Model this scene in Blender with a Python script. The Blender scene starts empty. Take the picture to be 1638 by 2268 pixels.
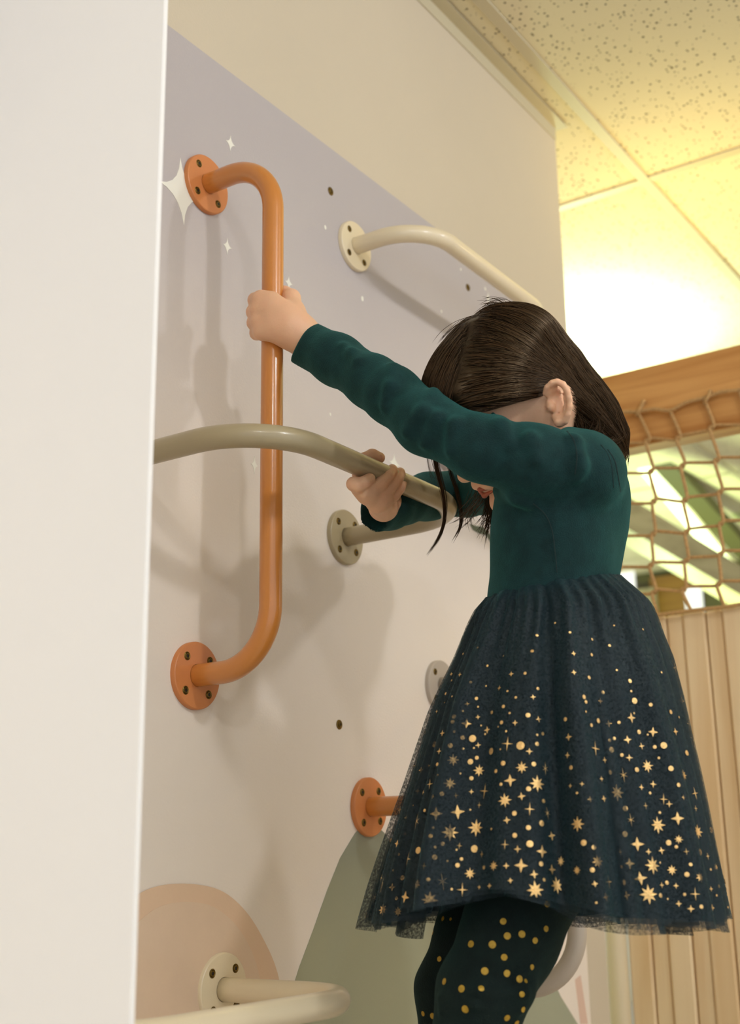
import bpy, math, random, time
import numpy as np
from mathutils import Vector, Matrix
from mathutils.bvhtree import BVHTree
T0 = time.time()
R_ = math.radians
random.seed(7); rng = np.random.default_rng(7)
scn = bpy.context.scene
COL = scn.collection

# ---------------------------------------------------------------- camera (metres; wall plane x=0, y runs along it, z=0 at lens height)
FPX, W, H = 2760.0, 1638, 2268
YAW, PIT, ROL = R_(34.07), R_(15.55), R_(-0.92)
cy, sy = math.cos(YAW), math.sin(YAW)
_r = np.array([cy, sy, 0.]); _f0 = np.array([-sy, cy, 0.]); _u0 = np.array([0, 0, 1.])
_f = _f0 * math.cos(PIT) + _u0 * math.sin(PIT); _u = _u0 * math.cos(PIT) - _f0 * math.sin(PIT)
CR = _r * math.cos(ROL) + _u * math.sin(ROL); CU = _u * math.cos(ROL) - _r * math.sin(ROL); CF = _f
CAM = np.array([1.0, 0.0, 0.0])
cam = bpy.data.cameras.new('camera'); camo = bpy.data.objects.new('camera', cam); COL.objects.link(camo)
camo.matrix_world = Matrix(((CR[0], CU[0], -CF[0], CAM[0]), (CR[1], CU[1], -CF[1], CAM[1]), (CR[2], CU[2], -CF[2], CAM[2]), (0, 0, 0, 1)))
cam.sensor_fit = 'VERTICAL'; cam.sensor_height = 36.0; cam.sensor_width = 26.0; cam.lens = FPX / H * 36.0
cam.clip_start = 0.05; cam.clip_end = 60
cam.dof.use_dof = True; cam.dof.focus_distance = 1.45; cam.dof.aperture_fstop = 5.0
scn.camera = camo

# ---------------------------------------------------------------- world, lamps, exposure
w = bpy.data.worlds.new('world'); scn.world = w; w.use_nodes = True
bg = w.node_tree.nodes['Background']; bg.inputs[0].default_value = (0.95, 1.0, 1.09, 1); bg.inputs[1].default_value = 0.96
def lamp(name, kind, loc, power, color, size=0.1, target=None, **kw):
    l = bpy.data.lights.new(name, kind); l.energy = power; l.color = color
    if kind == 'AREA': l.size = size
    else: l.shadow_soft_size = size
    for k, v in kw.items(): setattr(l, k, v)
    o = bpy.data.objects.new(name, l); COL.objects.link(o); o.location = loc
    if target is not None: o.rotation_euler = (Vector(target) - Vector(loc)).to_track_quat('-Z', 'Y').to_euler()
    return o
WARM = (0.97, 0.99, 1.06)
lamp('room_light', 'POINT', (2.1, -0.62, 1.46), 24, WARM, .07)
lamp('room_light', 'POINT', (2.1, 0.72, 1.46), 35, WARM, .07)
lamp('room_light', 'POINT', (2.1, 1.95, 1.46), 22, WARM, .07)
lamp('play_lamp_side', 'POINT', (1.35, 3.1, 1.30), 5, (1.0, .74, .30), .05)
lamp('room_light', 'POINT', (0.25, -1.7, 1.40), 20, WARM, .10)  # added fill that brightens the white front panel, not a known lamp
lamp('play_lamp_yellow', 'SPOT', (0.12, 2.62, 1.0), 14, (1.0, .72, .22), .05, (0.12, 2.75, 1.6), spot_size=R_(165), spot_blend=1.0)
lamp('play_lamp_green', 'SPOT', (-0.45, 3.35, 1.13), 66, (.78, 1.0, .70), .06, (-0.5, 3.3, 1.6), spot_size=R_(168), spot_blend=1.0)
lamp('play_lamp_far', 'POINT', (-0.9, 5.0, 0.6), 62, (.76, 1.0, .50), .12)
scn.view_settings.view_transform = 'Standard'; scn.view_settings.look = 'None'
scn.view_settings.exposure = 0.0; scn.view_settings.gamma = 1.0; scn.view_settings.use_curve_mapping = False

# ---------------------------------------------------------------- helpers
def at(x, y, d): return CAM + (CR * (x - W/2) / FPX - CU * (y - H/2) / FPX + CF) * d
def on(x, y, ax, val):
    d = CR * (x - W/2) / FPX - CU * (y - H/2) / FPX + CF
    return CAM + d * ((val - CAM[ax]) / d[ax])
def pix(P):
    q = np.asarray(P) - CAM; z = q @ CF
    return W/2 + FPX * (q @ CR) / z, H/2 - FPX * (q @ CU) / z, z
def lin(c):
    c = [v / 255 for v in c]
    return tuple((v / 12.92 if v <= .04045 else ((v + .055) / 1.055) ** 2.4) for v in c) + (1,)
def tag(o, label=None, cat=None, group=None, kind=None):
    if label: o['label'] = label
    if cat: o['category'] = cat
    if group: o['group'] = group
    if kind: o['kind'] = kind
    return o
def empty(name, loc, label, cat, group=None):
    o = bpy.data.objects.new(name, None); COL.objects.link(o); o.location = loc; o.empty_display_size = .02
    return tag(o, label, cat, group)
def link(name, me, mats, parent=None):
    o = bpy.data.objects.new(name, me); COL.objects.link(o)
    if not isinstance(mats, (list, tuple)): mats = [mats]
    if not me.materials:
        for m in mats: me.materials.append(m)
    if parent is not None:
        o.parent = parent; o.matrix_parent_inverse = Matrix.Translation(-Vector(world_loc(parent)))
    return o
def world_loc(o):
    v = Vector(o.location)
    if o.parent: v = v + world_loc(o.parent) + o.matrix_parent_inverse.translation
    return v
def mesh(name, V, F, smooth=False, mi=None):
    me = bpy.data.meshes.new(name); me.from_pydata([tuple(map(float, v)) for v in V], [], F); me.update()
    if smooth: me.polygons.foreach_set('use_smooth', [True] * len(me.polygons))
    if mi is not None: me.polygons.foreach_set('material_index', mi)
    return me
def fast_mesh(name, V, Q, smooth=True):
    """big meshes straight from arrays; Q (n,k)"""
    me = bpy.data.meshes.new(name); n, k = Q.shape
    me.vertices.add(len(V)); me.vertices.foreach_set('co', np.ascontiguousarray(V, np.float32).ravel())
    me.loops.add(n * k); me.loops.foreach_set('vertex_index', Q.astype(np.int32).ravel())
    me.polygons.add(n); me.polygons.foreach_set('loop_start', np.arange(0, n * k, k, dtype=np.int32))
    me.polygons.foreach_set('use_smooth', np.full(n, smooth)); me.update(calc_edges=True); me.validate()
    return me
class MB:
    def __init__(s): s.V = []; s.F = []; s.M = []
    def add(s, V, F, m=0):
        b = len(s.V); s.V += [tuple(v) for v in V]; s.F += [tuple(i + b for i in f) for f in F]; s.M += [m] * len(F); return s
    def box(s, lo, hi, m=0, bev=0.0):
        (a, b, c), (d, e, f) = lo, hi; t = bev
        if t <= 0:
            return s.add([(a,b,c),(d,b,c),(d,e,c),(a,e,c),(a,b,f),(d,b,f),(d,e,f),(a,e,f)],
                         [(0,3,2,1),(4,5,6,7),(0,1,5,4),(1,2,6,5),(2,3,7,6),(3,0,4,7)], m)
        V = []; 
        for z, q in ((c, 1), (c + t, 0), (f - t, 0), (f, 1)):
            k = t if q else 0
            V += [(a+t+k*0, b+k, z), (d-t, b+k, z), (d-k, b+t, z), (d-k, e-t, z), (d-t, e-k, z), (a+t, e-k, z), (a+k, e-t, z), (a+k, b+t, z)]
        F = [tuple(range(7, -1, -1)), tuple(range(24, 32))]
        for r in range(3):
            for i in range(8): j = (i + 1) % 8; F.append((r*8+i, r*8+j, r*8+8+j, r*8+8+i))
        return s.add(V, F, m)
    def obox(s, p, q, wid, hei, m=0, up=(0, 0, 1)):
        p = np.array(p, float); q = np.array(q, float); d = q - p; d /= np.linalg.norm(d)
        u = np.array(up, float); r = np.cross(d, u); r /= np.linalg.norm(r); u = np.cross(r, d)
        V = []
        for c in (p, q):
            for a, b in ((-1,-1),(1,-1),(1,1),(-1,1)): V.append(c + r * a * wid / 2 + u * b * hei / 2)
        return s.add(V, [(0,1,2,3),(7,6,5,4),(0,4,5,1),(1,5,6,2),(2,6,7,3),(3,7,4,0)], m)
    def build(s, name, mats, parent=None, smooth=False):
        return link(name, mesh(name, s.V, s.F, smooth, s.M), mats, parent)
def tube(pts, rad, n=16, cap=True):
    pts = np.asarray(pts, float); N = len(pts); rad = np.broadcast_to(rad, (N,))
    t = np.gradient(pts, axis=0); t /= np.linalg.norm(t, axis=1)[:, None]
    a = np.array([0, 0, 1.]) if abs(t[0][2]) < .9 else np.array([1., 0, 0])
    u = np.cross(t[0], a); u /= np.linalg.norm(u); V = []
    ang = np.linspace(0, 2 * math.pi, n, endpoint=False)
    for i in range(N):
        u = u - t[i] * (u @ t[i]); u /= np.linalg.norm(u); v = np.cross(t[i], u)
        V += list(pts[i] + rad[i] * (np.cos(ang)[:, None] * u + np.sin(ang)[:, None] * v))
    F = [(i*n+j, i*n+(j+1) % n, (i+1)*n+(j+1) % n, (i+1)*n+j) for i in range(N-1) for j in range(n)]
    if cap: F += [tuple(range(n))[::-1], tuple(range((N-1)*n, N*n))]
    return V, F
def smoothpath(pts, n=60):
    """Catmull-Rom through pts, n samples"""
    P = np.asarray(pts, float); P = np.vstack([2*P[0]-P[1], P, 2*P[-1]-P[-2]]); m = len(P) - 3
    out = []
    for s in np.linspace(0, m - 1e-6, n):
        i = int(s); t = s - i; a, b, c, d = P[i:i+4]
        out.append(.5 * (2*b + (c-a)*t + (2*a-5*b+4*c-d)*t*t + (3*b-a-3*c+d)*t**3))
    return np.array(out)

# ---------------------------------------------------------------- materials
def mat(name, color, rough=.6, metal=0, bump=0, bscale=50, var=0, vscale=4, spec=.5, sheen=0, coat=0, alpha=None, sss=0, detail=6, stretch=(1,1,1), var2=None, vdist=0.0):
    m = bpy.data.materials.new(name); m.use_nodes = True; nt = m.node_tree; N = nt.nodes; L = nt.links; p = N['Principled BSDF']
    c = color if len(color) == 4 else tuple(color) + (1,)
    p.inputs['Base Color'].default_value = c; p.inputs['Roughness'].default_value = rough; p.inputs['Metallic'].default_value = metal
    p.inputs['Specular IOR Level'].default_value = spec
    if sheen: p.inputs['Sheen Weight'].default_value = sheen; p.inputs['Sheen Roughness'].default_value = .5
    if coat: p.inputs['Coat Weight'].default_value = coat; p.inputs['Coat Roughness'].default_value = .12
    if sss: p.inputs['Subsurface Weight'].default_value = sss; p.inputs['Subsurface Radius'].default_value = (1, .35, .2); p.inputs['Subsurface Scale'].default_value = .006
    if var or bump:
        tc = N.new('ShaderNodeTexCoord'); mp = N.new('ShaderNodeMapping'); mp.inputs['Scale'].default_value = stretch; L.new(tc.outputs['Object'], mp.inputs[0])
    if var:
        n = N.new('ShaderNodeTexNoise'); n.inputs['Scale'].default_value = vscale; n.inputs['Detail'].default_value = detail; n.inputs['Distortion'].default_value = vdist; L.new(mp.outputs[0], n.inputs['Vector'])
        r = N.new('ShaderNodeMapRange'); r.inputs[1].default_value = .3; r.inputs[2].default_value = .7; L.new(n.outputs[0], r.inputs[0])
        x = N.new('ShaderNodeMix'); x.data_type = 'RGBA'; L.new(r.outputs[0], x.inputs[0])
        c2 = var2 if var2 else tuple(min(1, v * (1 + var)) for v in c[:3]) + (1,)
        x.inputs[6].default_value = tuple(v * (1 - var) for v in c[:3]) + (1,); x.inputs[7].default_value = c2
        L.new(x.outputs[2], p.inputs['Base Color'])
    if bump:
        n2 = N.new('ShaderNodeTexNoise'); n2.inputs['Scale'].default_value = bscale; n2.inputs['Detail'].default_value = 3; L.new(mp.outputs[0], n2.inputs['Vector'])
        b = N.new('ShaderNodeBump'); b.inputs['Strength'].default_value = bump; b.inputs['Distance'].default_value = .002; L.new(n2.outputs[0], b.inputs['Height']); L.new(b.outputs[0], p.inputs['Normal'])
    return m
def zgrad(m, z0, c0, z1, c1):
    """paint that changes hue with height (mural wash, partly toned against lamp falloff)"""
    nt = m.node_tree; N = nt.nodes; L = nt.links; tc = N.new('ShaderNodeTexCoord'); s = N.new('ShaderNodeSeparateXYZ'); L.new(tc.outputs['Object'], s.inputs[0])
    nz = N.new('ShaderNodeTexNoise'); nz.inputs['Scale'].default_value = 2.2; nz.inputs['Detail'].default_value = 5; L.new(tc.outputs['Object'], nz.inputs['Vector'])
    ad = N.new('ShaderNodeMath'); ad.operation = 'MULTIPLY_ADD'; ad.inputs[1].default_value = .35; L.new(nz.outputs[0], ad.inputs[0]); L.new(s.outputs[2], ad.inputs[2])
    r = N.new('ShaderNodeMapRange'); r.inputs[1].default_value = z0 + .17; r.inputs[2].default_value = z1 + .17; r.interpolation_type = 'SMOOTHSTEP'; L.new(ad.outputs[0], r.inputs[0])
    x = N.new('ShaderNodeMix'); x.data_type = 'RGBA'; L.new(r.outputs[0], x.inputs[0]); x.inputs[6].default_value = c0; x.inputs[7].default_value = c1
    L.new(x.outputs[2], N['Principled BSDF'].inputs['Base Color']); return m
def wood(name, c0, c1, axis=2, scale=9):
    m = bpy.data.materials.new(name); m.use_nodes = True; nt = m.node_tree; N = nt.nodes; L = nt.links; p = N['Principled BSDF']; p.inputs['Roughness'].default_value = .55
    tc = N.new('ShaderNodeTexCoord'); mp = N.new('ShaderNodeMapping'); sc = [scale * 3] * 3; sc[axis] = scale * .16; mp.inputs['Scale'].default_value = sc; L.new(tc.outputs['Object'], mp.inputs[0])
    oi = N.new('ShaderNodeObjectInfo'); ad = N.new('ShaderNodeVectorMath'); ad.operation = 'ADD'; ml = N.new('ShaderNodeMath'); ml.operation = 'MULTIPLY'; ml.inputs[1].default_value = 40
    L.new(oi.outputs['Random'], ml.inputs[0]); L.new(mp.outputs[0], ad.inputs[0]); L.new(ml.outputs[0], ad.inputs[1])
    n = N.new('ShaderNodeTexNoise'); n.inputs['Scale'].default_value = 1.4; n.inputs['Detail'].default_value = 5; n.inputs['Distortion'].default_value = .6; L.new(ad.outputs[0], n.inputs['Vector'])
    r = N.new('ShaderNodeValToRGB'); L.new(n.outputs[0], r.inputs[0]); r.color_ramp.elements[0].position = .34; r.color_ramp.elements[0].color = c1; r.color_ramp.elements[1].position = .62; r.color_ramp.elements[1].color = c0
    L.new(r.outputs[0], p.inputs['Base Color'])
    b = N.new('ShaderNodeBump'); b.inputs['Strength'].default_value = .15; b.inputs['Distance'].default_value = .002; L.new(n.outputs[0], b.inputs['Height']); L.new(b.outputs[0], p.inputs['Normal'])
    return m
def emis(name, color, strength):
    m = bpy.data.materials.new(name); m.use_nodes = True; p = m.node_tree.nodes['Principled BSDF']; p.inputs['Base Color'].default_value = color
    p.inputs['Emission Color'].default_value = color; p.inputs['Emission Strength'].default_value = strength; return m
M = {}
M['wall'] = mat('cream_wall_paint', lin((208, 196, 172)), .75, bump=.12, bscale=260, var=.02, vscale=3)
M['white'] = mat('white_panel_paint', lin((246, 244, 240)), .6, bump=.03, bscale=200)
M['mural'] = zgrad(mat('mural_wash_paint', lin((220, 210, 205)), .62, bump=.18, bscale=330), .25, lin((240, 229, 215)), 1.0, lin((184, 177, 176)))  # painted wash; top darkened and bottom lightened to even out lamp falloff
M['floor'] = mat('grey_play_floor', lin((196, 186, 170)), .6, bump=.1, var=.05)
M['tile'] = mat('mineral_ceiling_tile', lin((226, 216, 184)), .9)
def pits(m):
    nt = m.node_tree; N = nt.nodes; L = nt.links; p = N['Principled BSDF']; tc = N.new('ShaderNodeTexCoord')
    v = N.new('ShaderNodeTexVoronoi'); v.inputs['Scale'].default_value = 105; L.new(tc.outputs['Object'], v.inputs['Vector'])
    v2 = N.new('ShaderNodeTexNoise'); v2.inputs['Scale'].default_value = 60; L.new(tc.outputs['Object'], v2.inputs['Vector'])
    s = N.new('ShaderNodeSeparateColor'); L.new(v.outputs['Color'], s.inputs[0])
    a = N.new('ShaderNodeMath'); a.operation = 'MULTIPLY'; L.new(s.outputs[0], a.inputs[0]); a.inputs[1].default_value = .34
    sub = N.new('ShaderNodeMath'); sub.operation = 'SUBTRACT'; L.new(a.outputs[0], sub.inputs[0]); L.new(v.outputs['Distance'], sub.inputs[1])
    g = N.new('ShaderNodeMapRange'); g.inputs[1].default_value = .0; g.inputs[2].default_value = .06; L.new(sub.outputs[0], g.inputs[0])
    x = N.new('ShaderNodeMix'); x.data_type = 'RGBA'; L.new(g.outputs[0], x.inputs[0]); x.inputs[6].default_value = p.inputs['Base Color'].default_value[:]; x.inputs[7].default_value = lin((110, 98, 66)); L.new(x.outputs[2], p.inputs['Base Color'])
    b = N.new('ShaderNodeBump'); b.inputs['Strength'].default_value = .6; b.inputs['Distance'].default_value = .003; b.invert = True; L.new(g.outputs[0], b.inputs['Height'])
    b2 = N.new('ShaderNodeBump'); b2.inputs['Strength'].default_value = .2; b2.inputs['Distance'].default_value = .001; L.new(v2.outputs[0], b2.inputs['Height']); L.new(b.outputs[0], b2.inputs['Normal']); L.new(b2.outputs[0], p.inputs['Normal'])
pits(M['tile'])
M['grid'] = mat('ceiling_grid_metal', lin((202, 192, 162)), .5)
M['orange'] = mat('orange_powder_coat', lin((204, 130, 58)), .30, bump=.04, bscale=900, coat=.6)
M['orange_flange'] = mat('orange_flange_coat', lin((206, 130, 74)), .42, bump=.06, bscale=900, coat=.15)
M['taupe'] = mat('taupe_powder_coat', lin((168, 154, 122)), .33, bump=.05, bscale=900, coat=.25)
M['cream'] = mat('cream_powder_coat', lin((230, 215, 182)), .3, bump=.05, bscale=900, coat=.3)
M['grey'] = mat('grey_powder_coat', lin((186, 175, 160)), .45, bump=.05, bscale=900)
M['lilac'] = mat('lilac_powder_coat', lin((205, 196, 190)), .3, coat=.3)
M['brass'] = mat('aged_brass', lin((120, 98, 48)), .4, metal=.9)
M['black'] = mat('dark_socket', lin((14, 13, 10)), .5)
M['star'] = mat('white_star_paint', lin((240, 238, 224)), .6, bump=.1, bscale=300)
M['peach'] = mat('peach_paint', lin((228, 197, 165)), .65, bump=.15, bscale=300, var=.04, vscale=9)
M['peach2'] = mat('pale_peach_paint', lin((226, 200, 172)), .65, bump=.15, bscale=300, var=.05, vscale=9)
M['green'] = zgrad(mat('sage_green_paint', lin((146, 148, 122)), .62, bump=.15, bscale=300), -.15, lin((160, 161, 132)), .1, lin((142, 146, 128)))
M['green2'] = mat('blue_green_paint', lin((160, 164, 140)), .62, bump=.15, bscale=300)
M['leaf'] = mat('dark_green_leaf_paint', lin((92, 100, 78)), .62)
M['pinkpaint'] = mat('faded_pink_paint', lin((222, 192, 172)), .65)
M['pine'] = wood('orange_pine', lin((214, 160, 92)), lin((178, 118, 52)), axis=0, scale=7)
M['board'] = wood('pale_pine', lin((232, 208, 166)), lin((216, 184, 136)), axis=2, scale=6)
M['boardgap'] = wood('darker_pine', lin((200, 164, 108)), lin((180, 138, 80)), axis=2, scale=6)
M['rope'] = mat('tan_net_rope', lin((190, 150, 96)), .85, bump=.8, bscale=600, var=.25, vscale=260)
M['olive'] = mat('olive_steel_and_shade', lin((88, 84, 46)), .6)
M['greywood'] = wood('grey_timber', lin((176, 164, 132)), lin((150, 138, 108)), axis=1, scale=4)
M['brownwood'] = wood('brown_timber', lin((150, 108, 44)), lin((112, 76, 24)), axis=0, scale=4)
M['tubelight'] = emis('lit_diffuser', lin((236, 255, 200)), 2.2)
M['daypane'] = emis('bright_window_pane', lin((225, 224, 230)), .75)

SKIN = mat('warm_skin', lin((232, 184, 148)), .5, sss=.25, bump=.12, bscale=420, var=.05, vscale=22)
M['skin'] = SKIN
M['lip'] = mat('lip_skin', lin((172, 88, 62)), .4, sss=.2)
M['eye'] = mat('eye_white', lin((225, 220, 212)), .2)
M['nail'] = mat('fingernail', lin((226, 166, 132)), .25)
M['iris'] = mat('dark_iris', lin((40, 24, 14)), .15)
def cloth(name, c, c2, sheen=.6, bump=.5, bs=900):
    m = mat(name, c, .85, bump=bump, bscale=bs, var=.18, vscale=60, sheen=sheen, spec=.2, var2=c2)
    m.node_tree.nodes['Principled BSDF'].inputs['Sheen Tint'].default_value = lin((70, 170, 160)); return m
M['jersey'] = cloth('teal_jersey', lin((13, 38, 40)), lin((18, 48, 49)), .4)
M['lining'] = cloth('dark_teal_lining', lin((6, 24, 28)), lin((9, 32, 36)), .4)
M['legging'] = cloth('black_green_legging', lin((12, 24, 22)), lin((15, 29, 26)), .12)
M['gold'] = mat('gold_foil', lin((236, 196, 130)), .36, metal=.85, var=.1, vscale=200, bump=.5, bscale=500)
M['golddot'] = mat('matte_gold_dot', lin((172, 138, 42)), .5, metal=.35, var=.2, vscale=400)
M['seam'] = mat('seam_thread', lin((10, 34, 34)), .9)
def tulle():
    m = bpy.data.materials.new('teal_tulle'); m.use_nodes = True; nt = m.node_tree; N = nt.nodes; L = nt.links; p = N['Principled BSDF']
    p.inputs['Base Color'].default_value = lin((8, 31, 38)); p.inputs['Roughness'].default_value = .7; p.inputs['Sheen Weight'].default_value = .3; p.inputs['Sheen Tint'].default_value = lin((50, 140, 150))
    tr = N.new('ShaderNodeBsdfTransparent'); mx = N.new('ShaderNodeMixShader'); tc = N.new('ShaderNodeTexCoord')
    wv = N.new('ShaderNodeTexNoise'); wv.inputs['Scale'].default_value = 420; wv.inputs['Detail'].default_value = 2; L.new(tc.outputs['Object'], wv.inputs['Vector'])
    r = N.new('ShaderNodeMapRange'); r.inputs[1].default_value = .35; r.inputs[2].default_value = .65; r.inputs[3].default_value = .28; r.inputs[4].default_value = .78; L.new(wv.outputs[0], r.inputs[0])
    L.new(r.outputs[0], mx.inputs[0]); L.new(tr.outputs[0], mx.inputs[1]); L.new(p.outputs[0], mx.inputs[2]); L.new(mx.outputs[0], N['Material Output'].inputs[0]); return m
M['tulle'] = tulle()
def hairmat():
    m = bpy.data.materials.new('dark_brown_hair'); m.use_nodes = True; nt = m.node_tree; N = nt.nodes; L = nt.links; p = N['Principled BSDF']
    p.inputs['Roughness'].default_value = .33; p.inputs['Specular IOR Level'].default_value = .6; p.inputs['Specular Tint'].default_value = lin((240, 205, 160))
    n = N.new('ShaderNodeAttribute'); n.attribute_name = 'shade'
    r = N.new('ShaderNodeValToRGB'); r.color_ramp.elements[0].position = .0; r.color_ramp.elements[0].color = lin((17, 11, 6)); r.color_ramp.elements[1].position = 1; r.color_ramp.elements[1].color = lin((70, 48, 29)); L.new(n.outputs['Fac'], r.inputs[0]); L.new(r.outputs[0], p.inputs['Base Color'])
    return m
M['hair'] = hairmat()

# ---------------------------------------------------------------- the room
ZF, ZC = -1.02, 1.53
def struct(o): o['kind'] = 'structure'; return o
floor = struct(MB().box((-3.2, -2.6, ZF - .06), (4.2, 9.0, ZF)).build('floor', M['floor']))
wall = struct(MB().box((-.115, -2.4, ZF), (0, 2.222, ZC)).build('wall_left', M['wall']))
near = struct(MB().box((-.001 + .001, .68, ZF), (.3305, .6850, ZC - .002), bev=.0012).build('wall_front', M['white']))
far = struct(MB().box((-3.2, 9.0, ZF), (4.2, 9.1, ZC)).build('wall_back', M['wall']))
# ceiling: slab above, tiles and metal grid hanging under it
ceil = struct(MB().box((-3.2, -2.6, ZC + .03), (4.2, 9.1, ZC + .09)).build('ceiling', M['wall']))
xs = [-3.22 + .61 * i for i in range(13)]; off = .0755 - xs[5] - .0; xs = [x + (.0755 + .0 - xs[5]) for x in xs]
ys = [2.549 + 1.22 * i for i in range(-4, 6)]
tilemesh = {}
for i in range(len(xs) - 1):
    for j in range(len(ys) - 1):
        a, b = xs[i] + .004, xs[i+1] - .004; c, d = ys[j] + .004, ys[j+1] - .004
        if b > 4.2 or a < -3.2: continue
        parts = [(a, b)]
        if d < 2.25 and a < 0 < b: parts = [(.004, b)]
        for (aa, bb) in parts:
            key = (round(bb - aa, 3), round(d - c, 3))
            if key not in tilemesh: tilemesh[key] = mesh('ceiling_tile', *(lambda q: (q.V, q.F))(MB().box((0, 0, 0), (bb - aa, d - c, .014), bev=.002)))
            o = link('ceiling_tile', tilemesh[key], M['tile'], ceil); o.location = (aa, c, ZC + .006)
for x in xs[1:-1]:
    if -3.1 < x < 4.1: MB().box((x - .012, ys[0], ZC), (x + .012, ys[-1], ZC + .005)).box((x - .002, ys[0], ZC + .005), (x + .002, ys[-1], ZC + .03)).build('ceiling_rail', M['grid'], ceil)
for y in ys:
    MB().box((-3.1, y - .012, ZC + .0015), (4.1, y + .012, ZC + .0055)).build('ceiling_rail', M['grid'], ceil)
tr = struct(MB().box((.0005, -2.4, ZC - .0005), (.026, 2.232, ZC + .0015)).box((.0005, -2.4, ZC - .028), (.0022, 2.222, ZC)).build('trim_1', M['grid']))
tr['label'] = 'metal angle trim where the mural wall meets the tiled ceiling'

# ---------------------------------------------------------------- the mural (flat paint on the wall, parts of it)
def WP(x, y): q = on(x, y, 0, 0); return (q[1], q[2])
def paint(name, yz, m, t=.0006, x0=.0, sm=False, n=90, label=None):
    P = np.array(yz)
    if sm: P3 = smoothpath(np.c_[P, np.zeros(len(P))], n); P = P3[:, :2]
    k = len(P); V = [(x0, a, b) for a, b in P] + [(x0 + t, a, b) for a, b in P]
    area = sum(P[i][0]*P[(i+1) % k][1] - P[(i+1) % k][0]*P[i][1] for i in range(k))
    fr = tuple(range(k, 2*k)); bk = tuple(range(k-1, -1, -1)); sd = [(i, (i+1) % k, k+(i+1) % k, k+i) for i in range(k)]
    F = [fr, bk] + sd
    if area < 0: F = [f[::-1] for f in F]
    o = link(name, mesh(name, V, F), m, wall)
    if label: o['label'] = label
    return o
rc = [(2.139 - .06 * (1 - math.sin(a)), 1.060 - .06 * (1 - math.cos(a))) for a in np.linspace(0, math.pi/2, 9)]
paint('mural_panel', [(-2.3, -1.0), (-2.3, 1.063)] + rc + [(2.139, -1.0)], M['mural'], t=.0005)
paint('mural_arch', [WP(*p) for p in ((150, 2950), (205, 2150), (250, 2030), (305, 1980), (350, 1962), (395, 1957), (440, 1960), (480, 1970), (515, 1992), (550, 2030), (580, 2080), (605, 2135), (618, 2190), (628, 2300), (640, 2950))], M['peach'], x0=.0016, sm=True, n=60)
paint('mural_arch', [WP(*p) for p in ((185, 2950), (235, 2180), (265, 2085), (310, 2035), (350, 2008), (395, 1998), (440, 2000), (475, 2012), (515, 2045), (545, 2090), (565, 2140), (575, 2200), (580, 2300), (590, 2950))], M['peach2'], x0=.0022, sm=True, n=60, label='paler inner arch')
paint('mural_mountain', [WP(*p) for p in ((440, 2950), (622, 2262), (640, 2210), (662, 2140), (692, 2060), (722, 1975), (752, 1900), (785, 1845), (815, 1815), (850, 1845), (905, 1925), (1000, 1990), (1120, 2080), (1180, 2126), (1219, 2164), (1240, 2208), (1277, 2268), (1640, 2950))], M['green'], x0=.0005)
paint('mural_mountain', [WP(*p) for p in ((1000, 2950), (1160, 2110), (1190, 2126), (1219, 2164), (1240, 2208), (1277, 2268), (1641, 2950))], M['green2'], x0=.0011, label='bluish green right slope')
paint('mural_stripe', [WP(*p) for p in ((1206, 2070), (1222, 2066), (1226, 2122), (1214, 2118))], M['pinkpaint'], x0=.0005)
paint('mural_stripe', [WP(*p) for p in ((1272, 2170), (1284, 2160), (1300, 2268), (1284, 2268))], M['pinkpaint'], x0=.0005)
paint('mural_leaf', [WP(*p) for p in ((1038, 1160), (1052, 1165), (1068, 1167), (1083, 1183), (1100, 1215), (1108, 1245), (1092, 1212), (1075, 1186), (1058, 1181), (1046, 1174))], M['leaf'], x0=.0005)
def sparkle(px, py, hw, hh, tilt=0, pinch=.26):
    c = WP(px, py); a = WP(px + hw, py); b = WP(px, py - hh)
    sx = abs(a[0] - c[0]); sz = abs(b[1] - c[1]); Q = []; k_ = pinch * .5
    for k in range(4):
        t0, t1 = math.pi / 2 * k + tilt, math.pi / 2 * (k + 1) + tilt; tm = (t0 + t1) / 2
        A = np.array((math.cos(t0), math.sin(t0))); B = np.array((math.cos(t1), math.sin(t1))); C2 = np.array((math.cos(tm), math.sin(tm))) * k_
        for s in np.linspace(0, 1, 6)[:-1]:
            q = A * (1-s)**2 + C2 * 2*s*(1-s) + B * s*s; Q.append((c[0] + sx * q[0], c[1] + sz * q[1]))
    paint('mural_star', Q, M['star'], x0=.0005)
sparkle(402, 424, 50, 72, .12, .30)
for s in ((509, 318, 11, 18), (502, 546, 10, 19), (638, 627, 9, 15), (562, 1030, 8, 20), (872, 1027, 12, 22), (1080, 662, 5, 16), (1023, 992, 4, 12), (1073, 640, 3, 6)): sparkle(*s)
for (x, y, r) in ((719, 504, 4), (801, 662, 5), (730, 918, 3), (1019, 597, 3), (976, 690, 3)):
    c = WP(x, y); s_ = r * .00058; paint('mural_dot', [(c[0] + s_ * 1.1 * math.cos(t), c[1] + s_ * 1.5 * math.sin(t)) for t in np.linspace(0, 2*math.pi, 12, endpoint=False)], M['star'], x0=.0005)

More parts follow.
